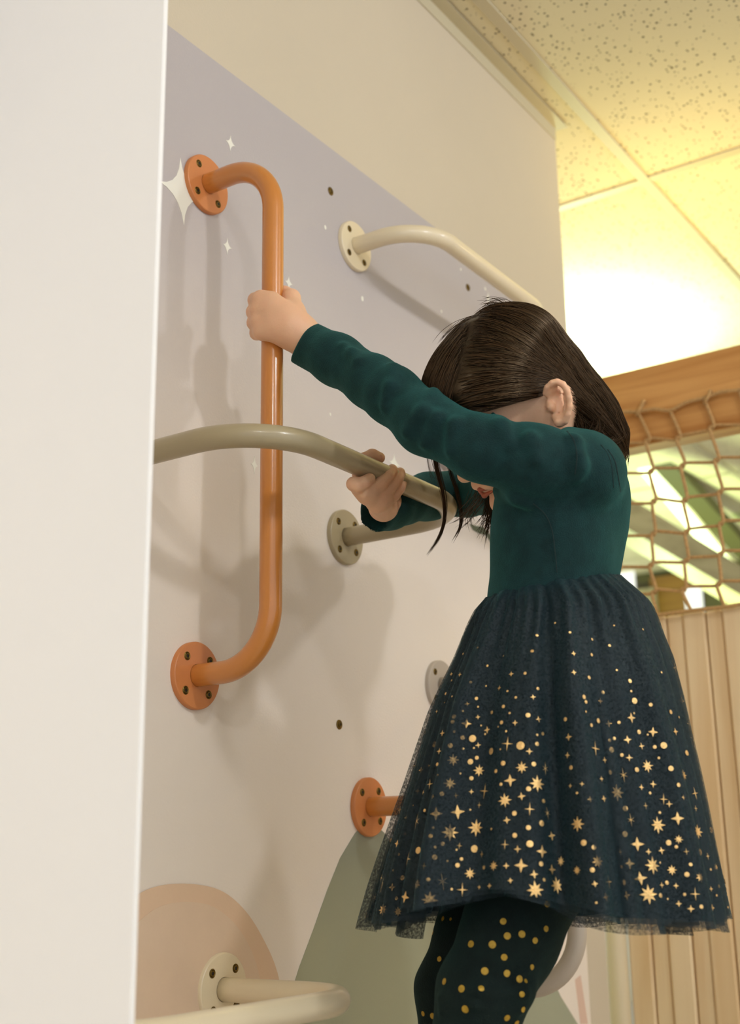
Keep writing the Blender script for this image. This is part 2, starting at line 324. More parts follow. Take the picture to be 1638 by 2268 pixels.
# ---------------------------------------------------------------- grab bars
def disc(cx, n0, prof, n=40, mi=0, hole=False):
    """lathe about +x axis at point cx; prof list of (x, r)"""
    V = []; F = []
    for (x, r) in prof:
        V += [(cx[0] + x, cx[1] + r * math.cos(t), cx[2] + r * math.sin(t)) for t in np.linspace(0, 2*math.pi, n, endpoint=False)]
    for i in range(len(prof) - 1):
        for j in range(n): k = (j + 1) % n; F.append((i*n+j, i*n+k, (i+1)*n+k, (i+1)*n+j))
    F.append(tuple(range((len(prof)-1)*n, len(prof)*n)))
    return V, F
def screw_mesh(rs=.0052):
    b = MB(); n = 20
    V, F = disc((0, 0, 0), 0, [(0, rs), (.0006, rs), (.0010, rs*.86), (.0004, rs*.74), (.0004, rs*.70), (.0011, rs*.62), (.0011, rs*.42)], n); F = F[:-1]; b.add(V, F, 0)
    t = [2*math.pi*k/6 + .3 for k in range(6)]
    b.add([(.0007, rs*.44*math.cos(a), rs*.44*math.sin(a)) for a in t], [tuple(range(6))], 1)
    b.add([(.0004, rs*.90*math.cos(a), rs*.90*math.sin(a)) for a in np.linspace(0, 2*math.pi, n, endpoint=False)], [tuple(range(n))], 1)
    return mesh('screw', b.V, b.F, False, b.M)
SCREW = screw_mesh(); SCREW.materials.append(M['brass']); SCREW.materials.append(M['black'])
FR = .0400
def flange(parent, y, z, m, rot=.6):
    V, F = disc((0.0006, y, z), 0, [(0, FR), (.0058, FR), (.0070, FR - .0014), (.0070, .0136)], 56); F = F[:-1]
    f = link('flange', mesh('flange', V, F, False), m, parent); f.data.polygons.foreach_set('use_smooth', [p.area < .0001 and abs(p.normal.x) < .9 for p in f.data.polygons])
    for k in range(4):
        a = rot + k * math.pi / 2; s = link('screw', SCREW, [], f)
        s.location = Vector((.0074, y + .0285 * math.cos(a), z + .0285 * math.sin(a))); s.rotation_euler = (random.random() * 6, 0, 0)
        s.matrix_parent_inverse = Matrix.Translation(-Vector(world_loc(f)))
    return f
def bar(name, label, A, B, prot, bend, m, fm=None, group=None, rot=.7, rad=.0134):
    A = np.array(A, float); B = np.array(B, float); g = empty(name, (0, A[0], A[1]), label, 'grab bar', group)
    d = (B - A) / np.linalg.norm(B - A); P = []
    def pt(x, s): return (x, A[0] + d[0] * s, A[1] + d[1] * s)
    Lb = np.linalg.norm(B - A)
    for x in np.linspace(.001, prot - bend, 6): P.append(pt(x, 0))
    for t in np.linspace(0, math.pi/2, 16)[1:]: P.append(pt(prot - bend + bend * math.sin(t), bend * (1 - math.cos(t))))
    for s in np.linspace(bend, Lb - bend, 14)[1:-1]: P.append(pt(prot, s))
    for t in np.linspace(math.pi/2, 0, 16): P.append(pt(prot - bend + bend * math.sin(t), Lb - bend * (1 - math.cos(t))))
    for x in np.linspace(prot - bend, .001, 6)[1:]: P.append(pt(x, Lb))
    V, F = tube(P, rad, 28); link('pipe', mesh('pipe', V, F, True), m, g)
    flange(g, A[0], A[1], fm or m, rot); flange(g, B[0], B[1], fm or m, rot)
    return g
bar('grab_bar', 'upright orange grab bar that the left hand holds', (1.100, .861), (1.100, .2115), .1165, .072, M['orange'], M['orange_flange'], rot=.75)
bar('grab_bar', 'wide taupe horizontal bar gripped by the right hand', (.964, .443), (1.409, .443), .214, .095, M['taupe'], rot=.85)
bar('grab_bar', 'upper cream horizontal bar above the head', (1.443, .916), (1.872, .916), .128, .080, M['cream'], rot=.75)
bar('grab_bar', 'short orange bar with its round flange beside the skirt at the green mountain top', (1.459, .069), (1.90, .069), .125, .075, M['orange'], M['orange_flange'], rot=.85)
bar('grab_bar', 'grey upright bar curving back to the wall behind the legs', (1.660, .256), (1.660, -.178), .212, .082, M['grey'], rot=.8)
bar('grab_bar', 'pale cream bar at the bottom left in front of the peach arch', (1.156, -.141), (.775, -.141), .206, .080, M['cream'], rot=.85)
bar('grab_bar', 'pale lilac bar whose bend peeks out behind the back of the dress', (1.685, .626), (1.93, .626), .222, .060, M['lilac'], rot=.8)
bar('grab_bar', 'taupe foot bar under the feet of the child, below the picture', (.94, -.508), (1.42, -.508), .232, .09, M['taupe'], rot=.85)
for (x, y, lab) in ((731, 424, 'small brass bolt insert in the lavender wall above the orange bar'), (1035, 637, 'small brass bolt insert below the upper cream bar'), (750, 1605, 'brass bolt insert in the wall below the taupe flange')):
    c = WP(x, y); e = empty('wall_insert', (.0005, c[0], c[1]), lab, 'bolt', 'brass bolt inserts in the mural wall')
    b = MB(); n = 22; V, F = disc((0, 0, 0), 0, [(0, .0068), (.0010, .0064), (.0013, .0052)], n); b.add(V, F, 0); b.build('washer', M['brass'], e).matrix_parent_inverse = Matrix()
    s = link('bolt_head', SCREW, [], e); s.matrix_parent_inverse = Matrix(); s.location = (.0014, 0, 0); s.scale = (1, .8, .8)

# ---------------------------------------------------------------- play structure beyond the wall
YB = 2.30
bm_ = tag(MB().box((-.60, YB, .800), (2.2, YB + .055, .966), bev=.003).build('timber_beam', M['pine']), 'orange pine beam carrying the rope net at the right', 'beam')
post = MB(); V, F = tube([(-.009, YB - .012, ZF), (-.009, YB - .012, .3), (-.009, YB - .012, .44)], .0195, 24); post.add(V, F)
tag(post.build('post', M['cream'], smooth=True), 'cream round post between the mural wall and the boards', 'post')
fence = empty('board_fence', (.1, YB, ZF), 'pale pine board panel of upright planks below the rope net', 'fence')
MB()  .box((.0105, YB + .032, ZF), (2.1, YB + .046, .440)).build('backing_board', M['boardgap'], fence)
px0 = .0110; k = 0
bmesh_cache = {}
while px0 < 1.45:
    wd = .044 if k % 2 == 0 else .034
    pr_ = 0.0 if k % 2 == 0 else .006
    key = k % 2
    if key not in bmesh_cache: bmesh_cache[key] = mesh('plank', *(lambda q: (q.V, q.F))(MB().box((0, 0, 0), (wd - .0014, .030 - pr_, .447 - ZF), bev=.003)))
    o = link('plank', bmesh_cache[key], M['board'], fence); o.location = (px0, YB + pr_, ZF + (.0 if k % 2 == 0 else -.0)); o.matrix_parent_inverse = Matrix.Translation(-Vector(fence.location))
    px0 += wd; k += 1
# rope net
net = empty('rope_net', (.1, YB - .01, .45), 'tan knotted rope net hanging between the pine beam and the boards', 'net')
YN = YB - .008
cols = {1: [(1414, 915), (1439, 970), (1447, 1037), (1453, 1104), (1452, 1176), (1447, 1245), (1453, 1305), (1456, 1362)],
        2: [(1485, 912), (1507, 964), (1517, 1025), (1522, 1101), (1526, 1171), (1525, 1235), (1520, 1299), (1530, 1352)],
        3: [(1560, 885), (1581, 941), (1592, 1013), (1600, 1083), (1602, 1153), (1602, 1220), (1597, 1287), (1604, 1344)]}
for k in (0, -1): cols[k] = [(cols[1][i][0] - 72 * (1 - k) + (0 if k == 0 else 2), cols[1][i][1] + 11 * (1 - k)) for i in range(8)]
for k in (4, 5): cols[k] = [(cols[3][i][0] + 77 * (k - 3), cols[3][i][1] - (12 if i else 18) * (k - 3)) for i in range(8)]
def NP(p): q = on(p[0], p[1], 1, YN); return q
rr = .0035
nodes = {c: [NP(p) for p in v] for c, v in cols.items()}
cl = sorted(cols)
LOW = on(1500 - 9, 1100 + 10, 1, YN) - on(1500, 1100, 1, YN)      # the short doubled run of rope at every knot
for c in cl:
    P = nodes[c]; pts = []
    for i, p in enumerate(P):
        pts.append(p + np.array([0, -.002, 0]))
        if 0 < i < len(P) - 1: pts.append(p + LOW + np.array([0, -.002, 0]))
    V, F = tube(smoothpath(pts, 110), rr, 8); link('vertical_rope', mesh('vertical_rope', V, F, True), M['rope'], net)
for i in range(1, 7):
    pts = []
    for c in cl:
        p = nodes[c][i]; pts += [p + LOW + np.array([0, .002, 0]), p + np.array([0, .002, 0])]
    V, F = tube(smoothpath(pts, 160), rr * .92, 8); link('horizontal_rope', mesh('horizontal_rope', V, F, True), M['rope'], net)
for zrow, nm in ((0, 'border_rope'), (7, 'border_rope')):
    base = [nodes[c][zrow] + np.array([0, -.004, .002 if zrow == 0 else -.001]) for c in cl]
    pts = []
    for a, b in zip(base[:-1], base[1:]): pts += [a, (a + b) / 2 + np.array([0, 0, .004 if zrow == 0 else 0])]
    pts.append(base[-1]); V, F = tube(smoothpath(pts, 120), rr * 1.1, 8); link(nm, mesh(nm, V, F, True), M['rope'], net)
for (a, b) in (((1424, 888), (1416, 916)), ((1571, 866), (1566, 890)), ((1718, 840), (1712, 864)), ((1346, 905), (1340, 930))):
    p = NP(a); q = NP(b); V, F = tube(smoothpath([p + np.array([0, .010, 0]), p + np.array([.002, -.004, -.002]), (p+q)/2 + np.array([.004, -.008, 0]), q + np.array([0, -.009, 0]), q + np.array([-.006, .0, -.002]), (p+q)/2 + np.array([-.004, .004, 0])], 30), rr * 1.1, 8)
    link('rope_tie', mesh('rope_tie', V, F, True), M['rope'], net)
# things deeper in the play hall, out of focus
def seg(p, y0, q, y1): return on(p[0], p[1], 1, y0), on(q[0], q[1], 1, y1)
a, b = seg((1420, 968), 4.5, (1700, 1275), 6.0)
tag(MB().obox(a, b, .085, .05).build('ceiling_beam', M['olive']), 'dark olive beam running diagonally behind the net', 'beam')
a, b = seg((1462, 940), 4.55, (1720, 1190), 6.1)
tag(MB().obox(a, b, .16, .03).build('ceiling_beam', mat('pale_green_steel', lin((190, 196, 140)), .6)), 'pale green flat beam beside the dark olive one', 'beam')
a, b = seg((1425, 1030), 4.7, (1640, 1290), 6.0); sl = empty('strip_light', tuple(a), 'lit tube lamp glowing between the diagonal beams behind the net', 'lamp')
MB().obox(a, b, .055, .03).build('diffuser', M['tubelight'], sl); MB().obox(a + np.array([0, 0, .022]), b + np.array([0, 0, .022]), .075, .014).build('housing', M['grid'], sl)
a, b = seg((1330, 1120), 4.2, (1720, 1352), 5.4)
tag(MB().obox(a, b, .10, .13).build('ceiling_beam', M['greywood']), 'grey beige timber rafter crossing low behind the net', 'beam')
dk = empty('play_house', tuple(on(1450, 1420, 1, 6.6)), 'brown timber play house with a shade-toned olive panel far behind the net', 'play house')
def panel(nm, x0, y0, x1, y1, Y, m, th=.04):
    p = on(x0, y1, 1, Y); q = on(x1, y0, 1, Y); return MB().box((p[0], Y, min(p[2], q[2])), (q[0], Y + th, max(p[2], q[2]))).build(nm, m, dk)
panel('wall_panel', 1250, 1150, 1760, 1420, 6.6, M['olive'])  # dark olive puts the shade below the rafter into the colour
panel('timber_panel', 1448, 1268, 1520, 1420, 6.55, M['brownwood'])
panel('window', 1524, 1296, 1551, 1420, 6.5, M['daypane'], .02)
panel('window', 1300, 1262, 1402, 1420, 6.5, M['daypane'], .02)
panel('shelf_panel', 1404, 1300, 1448, 1420, 6.5, M['greywood'])
print('room', round(time.time() - T0, 1))

# ================================================================ the child: signed-distance modelling -> one smooth surface per piece
class SDF:
    def __init__(s): s.p = []
    def cone(s, a, b, ra, rb, k=.008, op='u', Mx=None):
        s.p.append(('c', np.array(a, float), np.array(b, float), ra, rb, k, op, Mx)); return s
    def ell(s, c, r, fr=None, k=.008, op='u'):
        s.p.append(('e', np.array(c, float), np.array(r, float), np.eye(3) if fr is None else np.array(fr), 0, k, op, None)); return s
    def chain(s, pts, rs, k=.008, op='u', Mx=None):
        for i in range(len(pts) - 1): s.cone(pts[i], pts[i+1], rs[i], rs[i+1], k, op, Mx)
        return s
    def plane(s, q, n, k=.001, op='i'):     # keep the side where (p-q).n < 0
        n = np.array(n, float); s.p.append(('p', np.array(q, float), n / np.linalg.norm(n), 0, 0, k, op, None)); return s
    @staticmethod
    def one(pr, P):
        t, a, b, ra, rb, k, op, Mx = pr
        if t == 'c':
            if Mx is not None:
                m, f = Mx; P = P @ m.T; a = m @ a; b = m @ b
            else: f = 1.
            ba = b - a; L = ba @ ba + 1e-12; pa = P - a; h = np.clip(pa @ ba / L, 0, 1)
            q = pa - h[:, None] * ba; return (np.sqrt(np.einsum('ij,ij->i', q, q)) - (ra + (rb - ra) * h)) * f
        if t == 'e':
            q = (P - a) @ ra.T; k0 = np.sqrt(((q / b) ** 2).sum(1)); k1 = np.sqrt(((q / b ** 2) ** 2).sum(1)) + 1e-9; return k0 * (k0 - 1) / k1
        return (P - a) @ b
    def ev(s, P, sub=None):
        d = np.full(len(P), 1.0)
        for i, pr in enumerate(s.p):
            if sub is not None and not sub[i]: continue
            e = s.one(pr, P); k, op = pr[5], pr[6]
            if op == 'u': h = np.maximum(k - abs(d - e), 0) / k; d = np.minimum(d, e) - h * h * k * .25
            else:
                if op == 's': e = -e
                h = np.maximum(k - abs(d - e), 0) / k; d = np.maximum(d, e) + h * h * k * .25
        return d
    def grad(s, P, e=.0008):
        d = s.ev(P); g = np.stack([s.ev(P + np.eye(3)[i] * e) - d for i in range(3)], 1); n = np.linalg.norm(g, axis=1)[:, None] + 1e-12
        return d, g / n
    def hit(s, x, y, d0=.95, d1=2.2):
        D = CR * (x - W/2) / FPX - CU * (y - H/2) / FPX + CF; t = d0
        for _ in range(160):
            v = s.ev((CAM + D * t)[None])[0]
            if v < .0003: return t
            t += max(v * .8, .0004)
            if t > d1: return None
        return t
def bounds(S):
    lo = np.full(3, 9.); hi = -lo
    for pr in S.p:
        if pr[6] != 'u': continue
        if pr[0] == 'c':
            r = max(pr[3], pr[4]) * (1.6 if pr[7] is not None else 1)
            for q in (pr[1], pr[2]): lo = np.minimum(lo, q - r); hi = np.maximum(hi, q + r)
        elif pr[0] == 'e': r = pr[2].max(); lo = np.minimum(lo, pr[1] - r); hi = np.maximum(hi, pr[1] + r)
    return lo - .012, hi + .012
def remesh(name, S, h, disp=None, B=22):
    lo, hi = bounds(S); n = np.ceil((hi - lo) / h).astype(int); nb = -(-n // B)
    I = np.stack(np.meshgrid(*[np.arange(k) for k in nb], indexing='ij'), -1).reshape(-1, 3)
    c = lo + (I + .5) * B * h; R = B * h * .87 + h
    E = np.stack([S.one(p, c) for p in S.p], 1); ops = np.array([p[6] for p in S.p]); ks = np.array([p[5] for p in S.p])
    un = ops == 'u'; dm = E[:, un].min(1); keepb = dm < R * 1.25 + ks.max() + .004
    KV = []; KP = []; KF = []; g1 = np.arange(-1, B + 1)
    G = np.stack(np.meshgrid(g1, g1, g1, indexing='ij'), -1).reshape(-1, 3); m = B + 2
    def key(ix): return (ix[..., 0] + 2) * (10**8) + (ix[..., 1] + 2) * (10**4) + (ix[..., 2] + 2)
    for bi in np.nonzero(keepb)[0]:
        sub = np.where(un, E[bi] < min(dm[bi] + 2 * R, 1.3 * R) + ks + .004, np.where(ops == 's', E[bi] < R * 1.3 + ks, True))
        if not (sub & un).any(): continue
        base = I[bi] * B; P = lo + (G + base) * h; d = S.ev(P, sub)
        if abs(d).min() > 3 * h + .003 and (d.min() > 0 or d.max() < 0): continue
        if disp is not None: d = d - disp(P)
        d = d.reshape(m, m, m); s = d < 0
        if s.all() or not s.any(): continue
        mc = m - 1; acc = np.zeros((mc, mc, mc, 3)); cnt = np.zeros((mc, mc, mc))
        for ax in range(3):
            o1, o2 = [q for q in range(3) if q != ax]
            for a in (0, 1):
                for b in (0, 1):
                    sl0 = [None] * 3; sl0[ax] = slice(0, mc); sl0[o1] = slice(a, a + mc); sl0[o2] = slice(b, b + mc)
                    sl1 = list(sl0); sl1[ax] = slice(1, m); d0 = d[tuple(sl0)]; d1 = d[tuple(sl1)]
                    x = (d0 < 0) != (d1 < 0); t = np.where(x, d0 / np.where(x, d0 - d1, 1), 0)
                    acc[..., ax] += t * x; acc[..., o1] += a * x; acc[..., o2] += b * x; cnt += x
        ok = cnt > 0; ci = np.argwhere(ok); pos = acc[ok] / cnt[ok][:, None]
        gi = ci + base - 1; KV.append(key(gi)); KP.append(lo + (gi + pos) * h)
        for ax in range(3):
            o1, o2 = (ax + 1) % 3, (ax + 2) % 3
            sl0 = [slice(1, m - 1)] * 3; sl1 = list(sl0); sl1[ax] = slice(2, m)
            a_ = s[tuple(sl0)]; b_ = s[tuple(sl1)]; ii = np.argwhere(a_ != b_)
            if not len(ii): continue
            fl = a_[tuple(ii.T)]; gg = ii + base      # grid index (local offset 1 => base + ii)
            e1 = np.zeros(3, int); e1[o1] = 1; e2 = np.zeros(3, int); e2[o2] = 1
            q = np.stack([key(gg - e1 - e2), key(gg - e2), key(gg), key(gg - e1)], 1); q[~fl] = q[~fl][:, ::-1]; KF.append(q)
    keys = np.concatenate(KV); P = np.concatenate(KP); F = np.concatenate(KF)
    uk, idx = np.unique(keys, return_index=True); V = P[idx]
    J = np.searchsorted(uk, F); J = np.clip(J, 0, len(uk) - 1); good = (uk[J] == F).all(1); J = J[good]
    # light laplacian smooth on the lattice noise
    for _ in range(2):
        A = np.zeros_like(V); Cn = np.zeros(len(V))
        for a, b in ((0, 1), (1, 2), (2, 3), (3, 0)):
            np.add.at(A, J[:, a], V[J[:, b]]); np.add.at(Cn, J[:, a], 1)
        o = Cn > 0; V[o] = V[o] * .6 + A[o] / Cn[o][:, None] * .4
    print(name, len(V), round(time.time() - T0, 1))
    return fast_mesh(name, V, J)

girl = empty('person', tuple(at(1215, 2268, 1.28)), 'child with long dark hair, teal dress with gold stars, holding two bars', 'person')
# ---- head frame (camera axes: right, up, toward the lens)
def cv(r, u, t): return CR * r + CU * u - CF * t
hd = cv(-.74, -.57, .35); hd /= np.linalg.norm(hd)
hu = cv(-.51, .82, .24); hu -= hd * (hu @ hd); hu /= np.linalg.norm(hu); hl = np.cross(hu, hd)
HF = np.array([hd, hu, hl]); DH = .045
c0 = at(1128, 888, 1.385 + DH)
def HP(a, b, c): return c0 + hd * a + hu * b + hl * c
body = SDF()
body.ell(HP(.006, .016, 0), (.080, .078, .069), HF)
body.ell(HP(.030, -.035, 0), (.056, .064, .054), HF, k=.02)
body.cone(HP(.025, -.075, .018), HP(.060, -.098, .006), .024, .014, .02); body.cone(HP(.025, -.075, -.018), HP(.060, -.098, -.006), .024, .014, .02)
body.ell(HP(.056, -.060, .026), (.022, .024, .022), HF, k=.014); body.ell(HP(.056, -.060, -.026), (.022, .024, .022), HF, k=.014)
for s in (1, -1):
    body.ell(HP(.088, -.014, .029 * s), (.013, .011, .016), HF, k=.010, op='s'); body.ell(HP(.074, -.015, .028 * s), (.0115, .0115, .0125), HF, k=.002)
    body.cone(HP(.083, .002, .014 * s), HP(.077, .004, .040 * s), .006, .005, .010)
body.cone(HP(.085, -.012, 0), HP(.098, -.037, 0), .0055, .0085, .008); body.ell(HP(.094, -.040, .008), (.007, .006, .006), HF, k=.005); body.ell(HP(.094, -.040, -.008), (.007, .006, .006), HF, k=.005)
body.cone(HP(.082, -.060, -.014), HP(.082, -.060, .014), .008, .008, .010)
body.cone(HP(.088, -.066, -.016), HP(.088, -.066, .016), .0022, .0022, .003, 's')
body.ell(HP(.074, -.090, 0), (.014, .012, .017), HF, k=.012)
# ---- torso
TF = np.array([-.945, -.33, 0]); TF /= np.linalg.norm(TF); TL = np.array([.33, -.945, 0]); TL /= np.linalg.norm(TL)
def aniso(sL): 
    Bm = np.array([TF, TL, [0, 0, 1.]]); return (np.diag([1, 1 / sL, 1]) @ Bm, 1.0)
ch, wa = at(1236, 1095, 1.385), at(1226, 1290, 1.385)
hipc = at(1222, 1440, 1.375); nb_ = at(1228, 1000, 1.395)
AN = aniso(1.38)
body.chain([at(1246, 1065, 1.38), ch, wa, hipc], [.042, .052, .058, .062], .02, Mx=AN)
body.cone(nb_, HP(-.018, -.060, 0), .025, .025, .014)
hip = at(1215, 1700, 1.33); body.cone(hipc, hip, .062, .062, .02, Mx=AN)
# ---- left arm (near) and fist on the upright orange bar
LA = [at(1284, 1046, 1.315), at(1180, 1024, 1.300), at(1062, 993, 1.305), at(945, 937, 1.345), at(825, 846, 1.420), at(700, 775, 1.500), at(672, 745, 1.515)]
body.chain(LA, [.034, .032, .029, .027, .0235, .0195, .0175], .010)
PO = np.array([.1165, 1.10]); 
def GP(px, py, toward, right=0):   # point beside the upright bar, at the image place and this far in front of its axis
    q0 = np.array([.1165, 1.10, .6]); d = (q0 - CAM) @ CF
    zz = on(px, py, 1, 1.10); dd = (np.array([.1165, 1.10, zz[2]]) - CAM) @ CF
    return at(px, py, dd - toward)
k5 = .0045
# back of the hand
body.chain([GP(668, 745, .012), GP(640, 722, .020), GP(610, 702, .0235), GP(578, 688, .0215)], [.0185, .0185, .0125, .0105], .014)
body.chain([GP(668, 745, .012), GP(636, 735, .019), GP(606, 728, .021), GP(580, 732, .0190)], [.0185, .0150, .0105, .0090], .014)
body.chain([GP(660, 730, .014), GP(636, 700, .020), GP(604, 676, .0225), GP(580, 664, .0205)], [.0170, .0130, .0105, .0095], .014)
for (y, r, dx) in ((662, .0102, 3), (688, .0100, -1), (712, .0097, 0), (735, .0088, 5)):
    kn = GP(574 + dx, y + 1, .0195); body.chain([GP(600, y + 2, .0225), kn], [r * .95, r], .006)
    p1 = GP(563 + dx, y + 3, .004); p2 = GP(574 + dx, y + 5, -.0150); p3 = GP(598, y + 5, -.0225); p4 = GP(613, y + 5, -.0195)
    body.chain([kn, p1, p2, p3, p4], [r, r * .92, r * .86, r * .80, r * .70], .0035)
body.chain([GP(662, 735, .012), GP(652, 690, .008), GP(645, 660, .000), GP(630, 652, -.0155), GP(606, 650, -.0225), GP(592, 650, -.0215)], [.0150, .0118, .0098, .0090, .0085, .0074], .008)
# ---- right arm and hand on the taupe bar
RS, RE, RW = at(1195, 1055, 1.475), at(1030, 1092, 1.70), at(862, 1112, 1.556)
body.chain([RS, at(1110, 1075, 1.59), RE, at(940, 1102, 1.645), RW, at(846, 1122, 1.520)], [.032, .030, .026, .023, .0185, .0165], .010)
def bd(px):   # depth of the taupe bar axis at this image column
    y = 1.0
    for _ in range(30): 
        x_, _y, z_ = pix((.214, y, .443)); y += (px - x_) * .0009
    return z_
def TB(px, py, t): return at(px, py, bd(px) - t)
body.chain([at(850, 1124, 1.520), TB(836, 1112, .012), TB(812, 1094, .010), TB(792, 1076, .006)], [.0165, .0125, .0115, .0100], .006)
body.chain([at(850, 1122, 1.520), TB(848, 1108, .014), TB(836, 1092, .015), TB(812, 1080, .012)], [.0160, .0110, .0080, .0080], .005)
body.chain([TB(783, 1072, .006), TB(792, 1076, .014), TB(806, 1069, .0200), TB(818, 1061, .0195)], [.0090, .0084, .0078, .0072], .0016)
body.chain([TB(806, 1092, .014), TB(822, 1086, .0195), TB(840, 1074, .0220), TB(857, 1057, .0205), TB(866, 1044, .0110), TB(868, 1040, .000)], [.0084, .0082, .0082, .0080, .0076, .0068], .0012)
body.chain([TB(822, 1104, .014), TB(840, 1097, .0190), TB(861, 1083, .0215), TB(877, 1065, .0195), TB(885, 1050, .0110), TB(886, 1046, .000)], [.0080, .0078, .0077, .0075, .0070, .0062], .0012)
body.chain([TB(838, 1118, .012), TB(856, 1109, .0170), TB(873, 1097, .0195), TB(885, 1081, .0180), TB(891, 1066, .0110), TB(893, 1060, .002)], [.0076, .0073, .0070, .0068, .0063, .0056], .0012)
body.chain([TB(796, 1080, .000), TB(798, 1048, -.0170), TB(808, 1018, -.0205), TB(824, 1010, -.0155), TB(840, 1014, -.0095)], [.0100, .0090, .0080, .0078, .0070], .005)
# ---- legs and feet (stand on the foot bar)
KN, KF_ = at(1068, 2195, 1.205), at(1005, 2190, 1.335)
HN, HF_ = at(1190, 1900, 1.27), at(1130, 1900, 1.375)
FN, FF = np.array([.262, 1.085, -.445]), np.array([.245, 1.215, -.445])
for hp, kn, ft in ((HN, KN, FN), (HF_, KF_, FF)):
    body.chain([hip + (hp - hip) * .5, hp, kn, (kn * .55 + ft * .45) + np.array([.012, 0, 0]), ft + np.array([.02, 0, .03])], [.055, .048, .033, .029, .020], .016)
    body.chain([ft + np.array([.02, 0, .03]), ft + np.array([.022, 0, -.024]), ft + np.array([-.06, -.004, -.030])], [.022, .020, .015], .012)
    for q, r in zip((-.018, -.009, 0, .008, .016), (.008, .007, .0068, .0064, .006)): body.cone(ft + np.array([-.055, q, -.033]), ft + np.array([-.085 + abs(q) * .5, q, -.036]), r, r * .9, .004)
# ---- near ear, built where the head surface lies
ed = min(body.hit(1222, 893) or 1.36, 1.356); print('ear depth', body.hit(1222, 893), ed)
body.ell(at(1222, 900, ed + .030), (.028, .036, .030), np.array([CR, CU, -CF]), k=.02)
def EP(x, y, o): return at(x, y, ed - o)
ear = [(1206, 872), (1211, 858), (1222, 848), (1233, 845), (1246, 851), (1255, 864), (1260, 881), (1261, 900), (1257, 918), (1250, 931)]
erh = [.007, .013, .017, .019, .021, .0215, .021, .0195, .017, .013]
rimm = [EP(x, y, o) for (x, y), o in zip(ear, erh)]
body.chain(rimm, [.0030, .0032, .0033, .0034, .0035, .0035, .0034, .0033, .0034, .0042], .0015)
body.cone(EP(1250, 931, .010), EP(1238, 935, .008), .0048, .0052, .003); body.cone(EP(1238, 935, .008), EP(1229, 922, .002), .0050, .0040, .004)
for i, (x, y) in enumerate(ear[1:9]): body.cone(EP(1224, 896, .001), EP(x, y, erh[i+1] - .004), .0055, .0020, .004)
body.chain([EP(1246, 866, .0125), EP(1250, 884, .0135), EP(1247, 905, .012), EP(1237, 918, .0085)], [.0020, .0024, .0026, .0024], .002)
body.ell(EP(1232, 893, .010), (.0085, .0125, .006), np.array([CR, CU, -CF]), k=.003, op='s')
body.ell(EP(1236, 868, .0135), (.006, .006, .0032), np.array([CR, CU, -CF]), k=.003, op='s')
body.ell(EP(1219, 902, .006), (.0042, .0055, .005), np.array([CR, CU, -CF]), k=.003)
bo = link('body', remesh('body', body, .0017), M['skin'], girl)
# lips and eyes
def small(name, pts, rs, m, k=.002, h=.0006):
    S = SDF().chain(pts, rs, k); return link(name, remesh(name, S, h, B=16), m, girl)
small('lips', [HP(.0855, -.0625, -.015), HP(.0905, -.0615, 0), HP(.0855, -.0625, .015)], [.0014, .0026, .0014], M['lip'])
small('lips', [HP(.0855, -.0675, -.014), HP(.0895, -.0700, 0), HP(.0855, -.0675, .014)], [.0014, .0030, .0014], M['lip'])
for s in (1, -1):
    b = MB(); 
    V, F = tube([HP(.0843, -.0185, .028 * s - .009), HP(.0858, -.0200, .028 * s), HP(.0843, -.0185, .028 * s + .009)], .0011, 8); b.add(V, F); b.build('eyelashes', M['iris'], girl, True)
nl = SDF().ell(TB(838, 1011, -.0030), (.0046, .0032, .0012), np.array([CR * .9 - CU * .43, CU * .9 + CR * .43, -CF]), k=.002)
link('fingernail', remesh('fingernail', nl, .0005, B=16), M['nail'], girl)

# ================================================================ bodice with sleeves
def waves(P, f, seed, amp):
    r = np.random.default_rng(seed); d = np.zeros(len(P))
    for _ in range(7):
        v = r.normal(size=3); v *= f * r.uniform(.6, 1.5) / np.linalg.norm(v); d += np.sin(P @ v + r.uniform(0, 6.28))
    return d * amp / 3
bod = SDF()
bod.chain([at(1252, 1072, 1.38), at(1236, 1120, 1.385), at(1230, 1200, 1.385), at(1226, 1330, 1.38)], [.053, .0650, .0665, .0725], .02, Mx=aniso(1.40))
bod.chain([at(1296, 1070, 1.38), at(1306, 1130, 1.38), at(1300, 1200, 1.385)], [.031, .0315, .028], .03)
LB = [at(1284, 1046, 1.318), at(1182, 1024, 1.302), at(1064, 994, 1.305), at(945, 938, 1.345), at(868, 876, 1.392), at(825, 846, 1.420), at(745, 797, 1.472), at(662, 752, 1.522)]
bod.chain(LB, [.0405, .0375, .0330, .0322, .0305, .0295, .0286, .0285], .014)
bod.chain([at(1296, 1046, 1.34), at(1300, 1078, 1.36)], [.038, .034], .03)
bod.chain([at(1270, 1040, 1.40), at(1200, 1050, 1.46), at(1120, 1075, 1.58), at(1034, 1090, 1.70)], [.038, .038, .036, .033], .016)
bod.chain([at(1034, 1090, 1.70), at(945, 1100, 1.648), at(890, 1110, 1.600), at(862, 1117, 1.570), at(832, 1128, 1.545)], [.033, .0305, .0300, .0305, .0290], .010)
